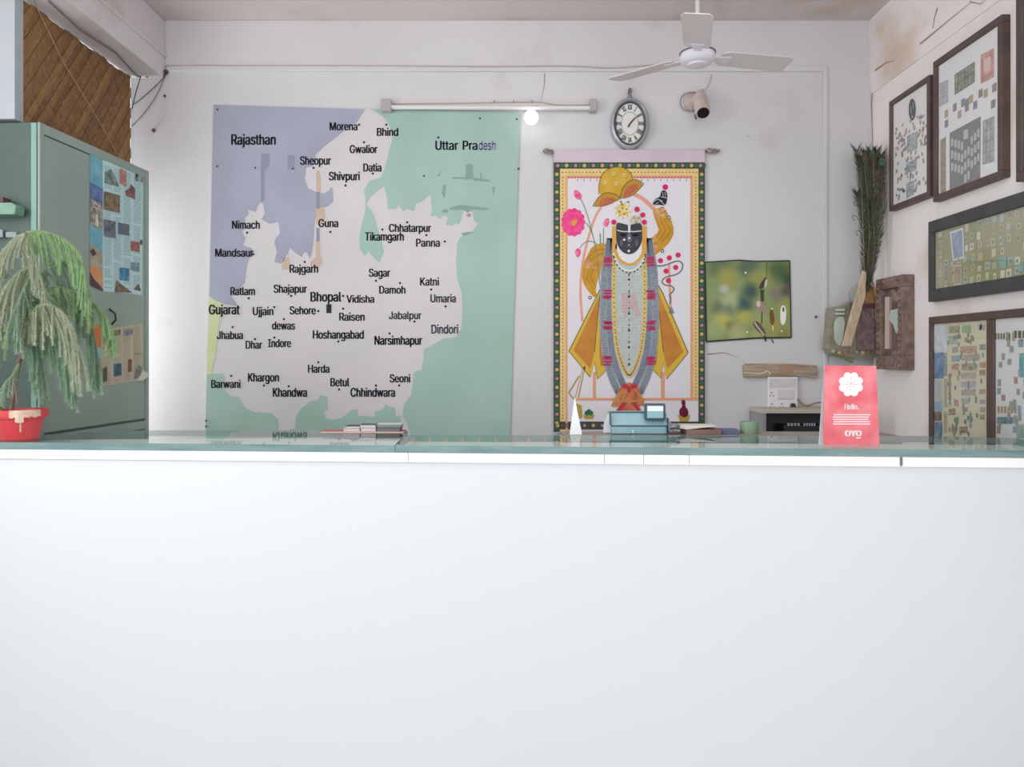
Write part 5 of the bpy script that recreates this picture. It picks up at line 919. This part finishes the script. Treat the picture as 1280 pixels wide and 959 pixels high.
# ================================================================== PEACOCK FEATHERS, HOLDER AND CARVED FRAME (right wall corner)
ft = thing('peacock_feather_bundle', 'tall dark bundle of peacock feathers standing in the mirrored wall pocket', 'feathers', P(1070, 420, 4.30))
fy = 4.31; base = P(1081, 372, fy); tcol = [mat(c, .7, col2=c2, scale=40) for c, c2 in (('#3a4334', '#50523c'), ('#4c4433', '#645843'), ('#2f3b34', '#454f3e'))]
for i in range(22):
    tx = 1072+ (i % 11)*2.9+R.uniform(-1, 1); ty = R.uniform(190, 262) if i > 10 else R.uniform(186, 205); dd = R.uniform(-.05, .05)
    mid = P((1081+tx)/2+R.uniform(-3, 13)+2, (372+ty)/2, fy+dd*.6); tip = P(tx, ty, fy+dd)
    path = [Vector(q_) for q_ in smooth([tuple(base), tuple(mid), tuple(tip)], 3)]
    qb = MB(); qb.tube(path, [.0022-.0015*k/(len(path)-1) for k in range(len(path))], 5)
    q_o = qb.build('feather', mat('#9a8b6c', .6), ft)
    bb_ = MB(); n = len(path)
    for j in range(330):
        f = .12+.88*(j/330)**.85; k = min(int(f*(n-1)), n-2); p = path[k].lerp(path[k+1], f*(n-1)-k); d_ = (path[k+1]-path[k]).normalized()
        sgn = 1 if j % 2 else -1; sd = Vector((sgn*R.uniform(.6, 1), R.uniform(-.8, .8), 0)).normalized(); ln = R.uniform(.018, .038)*(.85+.45*f)
        e1 = p+(sd*.5+d_*.55)*ln; e2 = p+(sd*.8+d_*1.2)*ln*.95; wv = d_*.0017
        bb_.add([p-wv, p+wv, e1+wv, e1-wv, e2], [(0, 1, 2, 3), (3, 2, 4)])
    bb_.build('barbs', tcol[i % 3], q_o, kind='stuff', fixn=False)
    if i in (2, 5, 9):
        nrm = Vector((-.2, -1, 0)).normalized(); t_ = path[-1]+Vector((0, -.035, -.015))
        for rad, cl, l in ((.017, '#4a5a3c', 0), (.0115, '#3f6f5c', .0016), (.006, '#26384a', .003)):
            MB().prism([t_+nrm*l+Vector((math.cos(a_*.5236)*rad, 0, math.sin(a_*.5236)*rad*1.25)) for a_ in range(12)], (0, .001, 0)).build('feather_eye', mat(cl, .4), q_o)
cl = MB()
for x0_, y0_ in ((1071, 250), (1074, 287), (1078, 262), (1069, 268)):
    cl.tube([P(x_, y_, fy-.01) for x_, y_ in smooth([(x0_+10, y0_+20), (x0_+4, y0_+4), (x0_-3, y0_), (x0_-4, y0_+6), (x0_, y0_+8)])], .0016, 5)
for k in range(9): cl.tube([P(x_, y_, fy-.02+k*.004) for x_, y_ in smooth([(1080, 350), (1066+k*.7, 358+k*2), (1060+k*1.2, 366+k*4), (1064+k, 392+k*2)])], .0009, 4)
cl.build('loose_barbs', mat('#4f5548', .8), ft, kind='stuff')
MB().prism([P(*p, fy-.06) for p in ((1053, 433), (1064, 433), (1082, 370), (1083, 340), (1079, 338), (1072, 366), (1068, 378))], (0, .02, 0)).build('handle', mat('#c8b49a', .7, col2='#b09a80', scale=14, stretch=(6, 1, 1)), ft, bevel=.004, label='cream wrapped stalk handle')
hp = thing('mirrored_wall_pocket', 'glossy green and maroon mirrored wall pocket holding the peacock feathers', 'wall pocket', P(1070, 450, 4.35))
hy = 4.36
hp_b = [(1036, 435), (1040, 400), (1042, 384), (1056, 382), (1068, 376), (1100, 376), (1104, 440), (1096, 447), (1065, 447.5), (1042, 443)]
MB().prism([P(*p, hy) for p in hp_b], (0, .10, 0)).build('pocket_back', mat('#948e7e', .35, col2='#7d7a62', scale=26), hp, bevel=.006)
MB().prism([P(*p, hy-.002) for p in ((1072, 385), (1098, 384), (1101, 438), (1070, 438))], (0, -.02, 0)).build('figured_panel', mat('#6e5a5c', .45, col2='#8c7678', scale=45, bump=.5), hp, bevel=.003, label='dull maroon embossed panel')
MB().prism([P(*p, hy-.01) for p in smooth([(1078, 384), (1080, 366), (1087, 356), (1094, 360), (1097, 384)], 2)], (0, .03, 0)).build('figured_top', mat('#b58f5c', .5, col2='#8a6a48', scale=40), hp, label='amber rounded top')
MB().prism([P(*p, hy-.022) for p in ((1076, 380), (1097, 379), (1097, 385), (1075, 386))], (0, -.004, 0)).build('sash', mat('#5f3c42', .5), hp, label='dark maroon band')
mir = mat('#dcebe2', .15, .35)  # bright highlights put into a pale, less metallic mirror colour
MB().prism([P(*p, hy-.003) for p in smooth([(1043, 400), (1050, 395), (1056, 398), (1054, 420), (1050, 434), (1043, 427), (1042, 412)], 1, True)], (0, -.004, 0)).build('mirror_piece', mir, hp, label='pale mirrored inset')
for p0 in ((1044, 386, 1056, 389), (1044, 391, 1056, 393.5)): MB().box(P(p0[0], p0[1], hy-.003), P(p0[2], p0[3], hy-.008)).build('mirror_piece', mir, hp)
for i in range(8):
    x = 1041+i*7.3; MB().prism([P(*p, hy-.004) for p in circ(x, 440+R.uniform(-1.5, 1.5), R.uniform(1.6, 2.8), R.uniform(1.4, 2.6), 8)], (0, -.008, 0)).build('sequin', mat(['#b9c8a0', '#c9b9a0', '#c88a60', '#9aa8a0'][i % 4], .3, .4), hp)
MB().prism([P(*p, hy+.01) for p in ((1040, 443), (1068, 447), (1066, 454), (1060, 451))], (0, .02, 0)).build('hanging_tip', mat('#7a8258', .6), hp)
MB().tube([P(x_, y_, hy-.03) for x_, y_ in ((1091, 352), (1096, 372), (1095, 400))], [.006, .006, .003], 6).build('stick', mat('#bf9a80', .7), hp, label='light bare stick')
# carved wooden frame on the right wall
rx0 = 2.045; rpl = Plane((2.0, 0, 0), (-1, 0, 0))
cf = thing('carved_frame', 'narrow carved wooden frame with a mirror hanging low on the right wall', 'frame', rpl(1115, 462))
cw = mat('#8a746c', .7, col2='#6c5850', scale=26, bump=.6, bscale=60)
def rfr(pl, tl_, br_zs, wd, dep, m, parent, nm='moulding', thick=None):
    pass
YA, YB = F*2.0/(1098-640), F*2.0/(1131-640); zT = CZ+(HY-347)*4.2/F; zBt = CZ+(HY-462)*4.2/F
def bar(parent, nm, m, ya, yb, za, zb2, x0=1.985, x1=2.05, bev=.004): return MB().box((x0, min(ya, yb), min(za, zb2)), (x1, max(ya, yb), max(za, zb2))).build(nm, m, parent, bevel=bev)
wf_ = .075
bar(cf, 'rail', cw, YA, YB, zT, zT-.06); bar(cf, 'rail', cw, YA, YB, zBt, zBt+.075)
bar(cf, 'stile', cw, YA, YA-.06, zT-.06, zBt+.075); bar(cf, 'stile', cw, YB, YB+.045, zT-.06, zBt+.075)
MB().box((2.012, YB+.045, zBt+.075), (2.03, YA-.06, zT-.06)).build('mirror', mat('#b5a49e', .15, .8), cf)
MB().box((2.0, YA-.10, zBt+.11), (2.012, YA-.075, zT-.1)).build('bead', mat('#cfc0b6', .5), cf, label='pale inner bead')
MB().prism([rpl(*p, 0)+Vector((.004, 0, 0)) for p in ((1112, 388), (1121, 386), (1122, 400), (1123, 412), (1119, 417), (1115, 405), (1110, 400))], (.006, 0, 0)).build('mirror_piece', mir, cf, label='green tinted mirror fragment')
def stud(y, z, r): MB().sphere((1.984, y, z), r, 8, (.8, 1, .9)).build('carved_stud', cw, cf)
for i in range(14):
    for y in (YB+.02, YA-.03): stud(y, zBt+.02+(zT-zBt-.04)*i/13, .014)
for i in range(5):
    for z in (zT-.02, zBt+.03): stud(YB+.05+(YA-YB-.1)*i/4, z, .012)

# ================================================================== STAMP FRAMES ON THE RIGHT WALL
FXP = 2.012; fpl = Plane((FXP, 0, 0), (-1, 0, 0)); fin = Plane((FXP+.010, 0, 0), (-1, 0, 0))
pane = glass_mat('picture_glass', '#ffffff', 1.35, .02)
def yz(px, py):
    v = fpl(px, py); return v.y, v.z
def stampframe(label, ya, yb, zt_, zb_, wd, col, matc, wide=None, mull=None):
    t = thing('stamp_display', label, 'picture frame', (FXP, (ya+yb)/2, zb_), group='framed stamp displays on the right wall')
    m = mat(col, .5, col2='#5d4a44' if col == '#4d3f3b' else '#45454a', scale=9)
    wv = wide or wd
    def prof(p): return p
    MB().box((FXP, yb, zt_-wv), (2.049, ya, zt_)).build('rail', m, t, bevel=.003); MB().box((FXP, yb, zb_), (2.049, ya, zb_+wv)).build('rail', m, t, bevel=.003)
    MB().box((FXP, ya-wd, zb_+wv), (2.049, ya, zt_-wv)).build('stile', m, t, bevel=.003); MB().box((FXP, yb, zb_+wv), (2.049, yb+wd, zt_-wv)).build('stile', m, t, bevel=.003)
    if mull: MB().box((FXP+.002, mull-.025, zb_+wv), (2.049, mull+.025, zt_-wv)).build('stile', m, t, bevel=.003)
    return t
def sheet(t, nm, m, ya, yb, zt_, zb_, x=FXP+.0125, label=None): return MB().box((x, yb, zb_), (x+.004, ya, zt_)).build(nm, m, t, label=label)
def stamps(t, items, cols, x0, nm='small_stamps', label=None):
    for ci, c_ in enumerate(cols):
        mb = MB()
        for i, (y, z, a, b) in enumerate(items):
            if i % len(cols) != ci: continue
            x = x0-(i % 13)*.00007                  # overlapping stamps lie on one another
            mb.quad((x, y+a/2, z-b/2), (x, y-a/2, z-b/2), (x, y-a/2, z+b/2), (x, y+a/2, z+b/2))
        if mb.v: mb.build(nm, mat(c_, .7), t, kind='stuff', label=label, fixn=False)
def pq(t, nm, m, pxs, lay, label=None): return ink(Plane((FXP+.0125, 0, 0), (-1, 0, 0)), nm, m, pxs, lay, t, label)
# frame 1
ya, yb = 4.30, 3.84; zt_, zb_ = CZ+1.365, CZ+.779
f1 = stampframe('smaller framed stamp display nearest the corner, scattered stamps on white', F*FXP/(1111-640), F*FXP/(1161.5-640), zt_*1.0-.0, zb_, .026, '#4d3f3b', '#e6e4e2')
ya, yb = F*FXP/(1111-640), F*FXP/(1161.5-640)
sheet(f1, 'mount_board', mat('#e4e3e2', .7), ya-.02, yb+.02, zt_-.02, zb_+.02)
it = []
for i in range(120):
    y = yb+.05+R.random()*(ya-yb-.1); z = zb_+.05+R.random()*(.38); it.append((y, z, R.uniform(.013, .02), R.uniform(.012, .02)))
stamps(f1, it, ['#8a8a88', '#a39a86', '#7f8a96', '#9a8078', '#b0a890'], FXP+.0122)
pl1 = lambda p: p
pq(f1, 'stamp', '#4c4e52', [circ(1140.5, 137, 4.5, 14), circ(1141, 131, 3, 4)], 1.4, 'dark portrait stamp at the top'); pq(f1, 'stamp_highlights', '#a8a8aa', [rect(1138.5, 133, 1139.5, 141), rect(1141.5, 128, 1142.3, 136), rect(1140, 144, 1141.5, 148)], 2)
pq(f1, 'stamp_sheet', mat('#7f8c9c', .6, col2='#c2c6c4', scale=120, lo=.42, hi=.58), [[(1134,170),(1147,164),(1147,186),(1134,192)], [(1133,230),(1143,225),(1143,243),(1133,248)], [(1134,204),(1146,198),(1146,212),(1131,218)]], 1.6, 'blue green stamp blocks')
MB().box((FXP+.0085, yb+.026, zb_+.026), (FXP+.0095, ya-.026, zt_-.026)).build('glass', pane, f1)
# frame 2
zt_, zb_ = CZ+1.412, CZ+.742; ya, yb = F*FXP/(1166-640), F*FXP/(1252-640)
f2 = stampframe('large framed stamp display with a dark grey block, centre of the upper row', ya, yb, zt_, zb_, .03, '#4d3f3b', '#e4e3e2')
sheet(f2, 'mount_board', mat('#e2e2e3', .7), ya-.02, yb+.02, zt_-.02, zb_+.02)
S = lambda pts: pts
def z2(x, y): return (1090+x/3.426, y/3.426)
def zq(*p): return [z2(*q_) for q_ in p]
pq(f2, 'stamp_sheet', mat('#a8b09a', .6, col2='#7a8478', scale=40), [zq((356,320),(440,265),(440,350),(356,405))], 1, 'greenish stamp block at top'); pq(f2, 'sheet_grid', '#5a6060', [stroke(zq((356,320),(440,265)), .5), stroke(zq((356,362),(440,308)), .5), stroke(zq((356,405),(440,350)), .7)]+[stroke(zq((356+i*14, 320-i*9.2), (356+i*14, 405-i*9.2)), .45) for i in range(7)], 2)
pq(f2, 'stamp_sheet', mat('#b8857a', .6, col2='#cfa89c', scale=40), [zq((466,235),(523,205),(523,330),(466,360))], 1, 'terracotta red stamp block'); pq(f2, 'sheet_centre', '#d8c2b8', [zq((480,255),(510,240),(510,300),(480,315))], 2)
pq(f2, 'stamp_sheet', mat('#c3c3c4', .6, col2='#a9aaac', scale=50), [zq((290,360),(327,342),(327,435),(290,455))], 1, 'pale grey stamp block left'); pq(f2, 'stamp_sheet', mat('#9fa1a6', .6, col2='#b9bbbf', scale=50), [zq((475,520),(525,498),(525,690),(473,705))], 1, 'pale grey stamp block right')
pq(f2, 'sheet_grid', '#6a6c70', [stroke(zq((475,520+i*46),(525,498+i*48)), .5) for i in range(5)]+[stroke(zq((492+i*17,512-i*7),(491+i*17,700-i*5)), .4) for i in range(2)]+[stroke(zq((290,360+i*32),(327,342+i*31)), .4) for i in range(4)], 2)
pq(f2, 'stamp_sheet', mat('#7c7c80', .7, col2='#86868a', scale=20), [zq((333,570),(466,498),(464,785),(333,832))], 1, 'large dark grey block')
wst = []
for i in range(9):
    for j in range(3):
        x = 340+i*14; vsh = abs(i-4.5)*-12+60 if i < 5 else (9-i)*26-10
        y = 585+i*4+j*52+ (30 if i in (4, 5) else 0) - (i*9) + (5-abs(i-4))*10
        if y < 770-(i*3): wst.append(zq((x, y), (x+10, y-4), (x+10, y+30), (x, y+34)))
wst.append(zq((393, 560), (413, 552), (413, 592), (393, 600)))
for w_ in wst: pq(f2, 'stamp', '#bfbfc1', [w_], 2.2)
pq(f2, 'stamp', mat('#a9a08c', .6, col2='#8a8672', scale=50), [zq((293,600),(317,585),(317,825),(293,838))], 1, 'long olive strip at lower left')
it = []
for x, y in ((343,460),(363,490),(378,440),(395,460),(412,425),(430,450),(453,400),(475,400),(512,375),(507,445),(308,487),(308,530),(395,440)):
    v = fpl(*z2(x, y)); it.append((v.y, v.z, .03, .035))
stamps(f2, it, ['#8a8a8a', '#b0a088', '#8f8a9a'], FXP+.0122)
MB().box((FXP+.0085, yb+.03, zb_+.03), (FXP+.0095, ya-.03, zt_-.03)).build('glass', pane, f2)
# frame 3 (green)
zt_, zb_ = CZ+.655, CZ+.268; ya, yb = F*FXP/(1160-640), 2.45
f3 = stampframe('wide charcoal framed stamp display on olive green, below the upper row', ya, yb, zt_, zb_, .045, '#3c3a3d', '#a9a88a', wide=.058)
sheet(f3, 'mount_board', mat('#a6a58c', .7, col2='#93966c', scale=5), ya-.03, yb+.03, zt_-.04, zb_+.04)
it = []
for c_ in range(26):
    for r_i in range(6):
        if R.random() < .82 and not (1 <= c_ <= 3 and r_i > 2): it.append((ya-.09-c_*.052+R.uniform(-.008, .008), zb_+.075+r_i*.047+R.uniform(-.006, .006), R.uniform(.02, .034), R.uniform(.024, .036)))
stamps(f3, it, ['#c3c0aa', '#b5bcae', '#b9a98c', '#aeb8b8', '#cfcdbf', '#9fb0a0'], FXP+.0122)
it2 = [(a_, b_, c_*.45, d_*.5) for a_, b_, c_, d_ in it if R.random() < .7]
stamps(f3, it2, ['#8c9a8c', '#a08a78', '#7f8f9a'], FXP+.0108, 'stamp_prints')
def z3(x, y): return (1150+x/5.99, 240+y/5.99)
pq(f3, 'stamp', '#d3d5d6', [[z3(*p) for p in ((225,300),(328,265),(335,495),(250,520))]], 2.6, 'large stamp with white margin'); pq(f3, 'stamp_print', mat('#7f90ae', .6, col2='#a3b0c0', scale=40), [[z3(*p) for p in ((235,312),(318,285),(325,480),(258,505))]], 3.3, 'blue grey picture')
pq(f3, 'stamp', '#c8bfb0', [[z3(*p) for p in ((250,548),(315,540),(315,690),(250,705))]], 2.6, 'cream stamp'); pq(f3, 'stamp_print', mat('#b58a78', .6, col2='#a8a898', scale=50), [[z3(*p) for p in ((260,560),(308,553),(308,680),(260,690))]], 3.3)
pq(f3, 'stamp', mat('#7fa59a', .6, col2='#8fb0a8', scale=40), [[z3(*p) for p in ((588,490),(650,480),(650,570),(600,575))], [z3(*p) for p in ((735,540),(779,530),(779,595),(740,600))]], 2.8, 'teal stamps')
MB().box((FXP+.0075, yb+.045, zb_+.058), (FXP+.0085, ya-.045, zt_-.058)).build('glass', pane, f3)
# frame 4 (two panels)
zt_, zb_ = CZ+.195, CZ-.55; ya, yb = F*FXP/(1160.5-640), 2.45; ml = F*FXP/(1236.5-640)
f4 = stampframe('brown framed two panel stamp display, lowest on the right wall', ya, yb, zt_, zb_, .03, '#4d3f3b', '#e4e3e2', wide=.035, mull=ml)
sheet(f4, 'mount_board', mat('#cfcdb4', .7), ya-.02, ml, zt_-.02, zb_+.02, label='cream left panel'); sheet(f4, 'mount_board', mat('#d5d6d8', .7), ml, yb+.02, zt_-.02, zb_+.02, label='white right panel')
def z4(x, y): return (1150+x/5.33, 380+y/5.33)
def R4(x0, y0_, x1, y1_): return [z4(x0, y0_), z4(x1, y0_-(x1-x0)*.08), z4(x1, y1_-(x1-x0)*.0), z4(x0, y1_)]
for c1, c2, r_, lb in (('#b9c9d3', '#d2d9da', (82,150,182,318), 'pale blue folk print'), ('#4f749c', '#7f9cba', (82,328,158,498), 'strong blue print'), ('#a9c4cc', '#b9b8a8', (82,510,150,640), 'light blue print'), ('#86a4bc', '#9fb8c8', (84,650,152,715), 'blue print'), ('#6a5450', '#8a7468', (84,720,145,780), 'dark brown print'), ('#60809c', '#8aa0b0', (84,790,150,890), 'blue print low')):
    pq(f4, 'stamp_sheet', mat(c1, .6, col2=c2, scale=34), [R4(*r_)], 1.5, lb)
grp = [((192,150,265,195),'#8f8a72'),((282,145,342,192),'#7fa58a'),((390,140,435,175),'#8a9a9a'),((270,285,378,328),'#b87f6c'),((280,340,398,378),'#9a9080'),((278,400,372,442),'#9a9878'),((210,345,265,385),'#6f9ab0'),((212,400,258,440),'#b08078'),((398,390,438,425),'#b5786a'),((398,440,438,475),'#8f6a5c'),((276,575,372,610),'#9a928c'),((396,570,438,600),'#a88078'),((276,630,325,665),'#9a9a94'),((282,690,320,715),'#6a9a78'),((230,640,258,682),'#b07a60'),((235,755,258,805),'#5a8a5a'),((264,820,318,862),'#8a6a60'),((216,820,242,860),'#8a8078'),((190,215,250,268),'#a0a8a8'),((216,290,255,325),'#9a9088'),((275,460,372,500),'#a9aaa8'),((275,520,372,555),'#9aa4b4'),((398,640,438,668),'#8f969c'),((192,700,236,740),'#8c7468'),((400,690,438,722),'#8a9a86'),((400,740,432,770),'#78887c'),((398,270,438,308),'#8a8a88'),((330,720,346,825),'#6f9aa8'),((160,330,180,480),'#6f8a98'),((160,500,180,690),'#a89a8c'),((190,470,208,640),'#8a7468'),((160,720,180,860),'#b09a78'),((400,130,412,170),'#7f7a70')]
for r_, c_ in grp: pq(f4, 'stamp_strip', mat(c_, .65, col2='#c2bfae', scale=90, lo=.4, hi=.75), [R4(*r_)], 1.6)
pq(f4, 'stamp_strip', mat('#4f9a94', .6, col2='#7ab0a4', scale=30), [R4(662,330,693,490)], 1.6, 'tall teal stamp block'); pq(f4, 'stamp_strip', mat('#7a9c84', .6, col2='#9ab0a0', scale=30), [R4(645,805,693,895)], 1.6, 'green stamp block')
for i in range(6): pq(f4, 'stamp', '#7a6a5c', [R4(502+i*18, 196, 513+i*18, 235)], 1.6)
for i in range(4): pq(f4, 'stamp', '#6c5a48', [R4(625+i*30, 180, 646+i*30, 228)], 1.6)
for i in range(5): pq(f4, 'stamp', mat('#4f7f88', .6, col2='#7f9a9a', scale=60), [R4(516+i*22, 755, 536+i*22, 800)], 1.6)
for i in range(7): pq(f4, 'stamp', '#a58a68', [R4(518+i*22, 682, 532+i*22, 728)], 1.6)
it = []
for i in range(150):
    y = yb+.05+R.random()*(ml-yb-.09); z = zb_+.08+R.random()*.56; it.append((y, z, R.uniform(.014, .028), R.uniform(.024, .04)))
stamps(f4, it, ['#8a9c92', '#9a968c', '#a08878', '#86988c', '#8c9aa8'], FXP+.0112)
it = [(ml+.05+R.random()*(ya-ml-.2), zb_+.06+R.random()*.6, .014, .02) for i in range(70)]
stamps(f4, it, ['#8a8a80', '#a08a78', '#7a9aa0', '#9a9a80'], FXP+.0110)
MB().box((FXP+.0075, yb+.03, zb_+.035), (FXP+.0085, ya-.03, zt_-.035)).build('glass', pane, f4)
# frame 5, cropped by the right edge of the picture
ya, yb = F*FXP/(1269.5-640), 2.55; zt_, zb_ = CZ+1.50, CZ+.70
f5 = stampframe('framed display cut by the right edge of the photograph, upper row', ya, yb, zt_, zb_, .035, '#4d3f3b', '#d5dadc')
sheet(f5, 'mount_board', mat('#c9d2d3', .7), ya-.02, yb+.02, zt_-.02, zb_+.02); MB().box((FXP+.0085, yb+.03, zb_+.03), (FXP+.0095, ya-.03, zt_-.03)).build('glass', pane, f5)

# ================================================================== WIRES AND NAILS
k_ = thing('wire_hook', 'dark hook with slack wires at the beam corner, left of back wall', 'hook', P(207, 92, BW-.03))
MB().sphere(P(207.5, 90, BW-.02), .014, 10).tube([P(206, 90, BW-.02), P(205, 97, BW-.03)], .005, 6).build('hook', mat('#4a4a4c', .5, .4), k_)
MB().tube([P(x, y, BW-.025) for x, y in smooth([(205, 97), (190, 112), (175, 125), (166, 131)])], .003, 6).build('wire', mat('#6f6360', .7), k_)
MB().tube([P(x, y, BW-.025) for x, y in smooth([(206, 96), (197, 118), (182, 140), (165, 158)])], .003, 6).build('wire', mat('#8a7a74', .7), k_)
w2 = thing('slack_wire', 'thin wire running along under the left beam to the corner', 'wire', P(173, 96, 4.3))
so = [(-2.0, 4.47, 3.15), (-2.06, 4.3, 3.172), (-2.08, 3.9, 3.175), (-2.06, 3.5, 3.18)]
MB().tube([P(176, 95, BW-.03), P(172, 96, BW-.05), (-2.05, 4.1, 3.176), (-2.07, 3.8, 3.170), (-2.05, 3.5, 3.178)], .004, 6).build('wire', mat('#77727a', .6), w2)
MB().tube([P(176, 95, BW-.05), P(170, 115, BW-.05), P(165, 136, BW-.05)], .003, 6).build('wire', mat('#5f5654', .7), w2)
MB().sphere(P(184, 94.5, BW-.03), .012, 8).sphere(P(175, 95, BW-.03), .010, 8).build('cable_clip', mat('#5c565a', .6), w2)
MB().tube([(-2.128, 3.52, 3.19), (-2.126, 3.75, 3.0), (-2.125, 4.0, 2.86), (-2.125, 4.2, 2.74), (-2.125, 4.40, 2.60)], .0022, 5).build('string', mat('#b3966c', .7), label='thin tan string hanging slack across the bamboo blind', cat='string')
for i, (x, y, r, lb) in enumerate(((206, 120, .009, 'small dark nail in the wall below the wire hook'), (192, 163, .012, 'dark screw in the wall at the right of the bamboo blind'), (1020, 396, .008, 'dark wall plug right of the bird print'))):
    n_ = MB().sphere(P(x, y, BW-.004), r, 8, (1, .8, 1)); n_.tube([P(x, y, BW), P(x, y+1, BW-.02)], r*.5, 6); n_.build('nail', mat('#57504f', .6), label=lb, cat='nail', group='nails left in the back wall')
MB().tube([P(x, y, BW-.018) for x, y in smooth([(205, 82), (260, 81.5), (320, 82), (480, 82), (620, 83.5), (720, 82), (760, 86), (820, 81), (850, 80)])], .0032, 6).build('ceiling_wire', mat('#b9aaa6', .7), label='thin wire running along the ledge across the back wall', cat='wire')
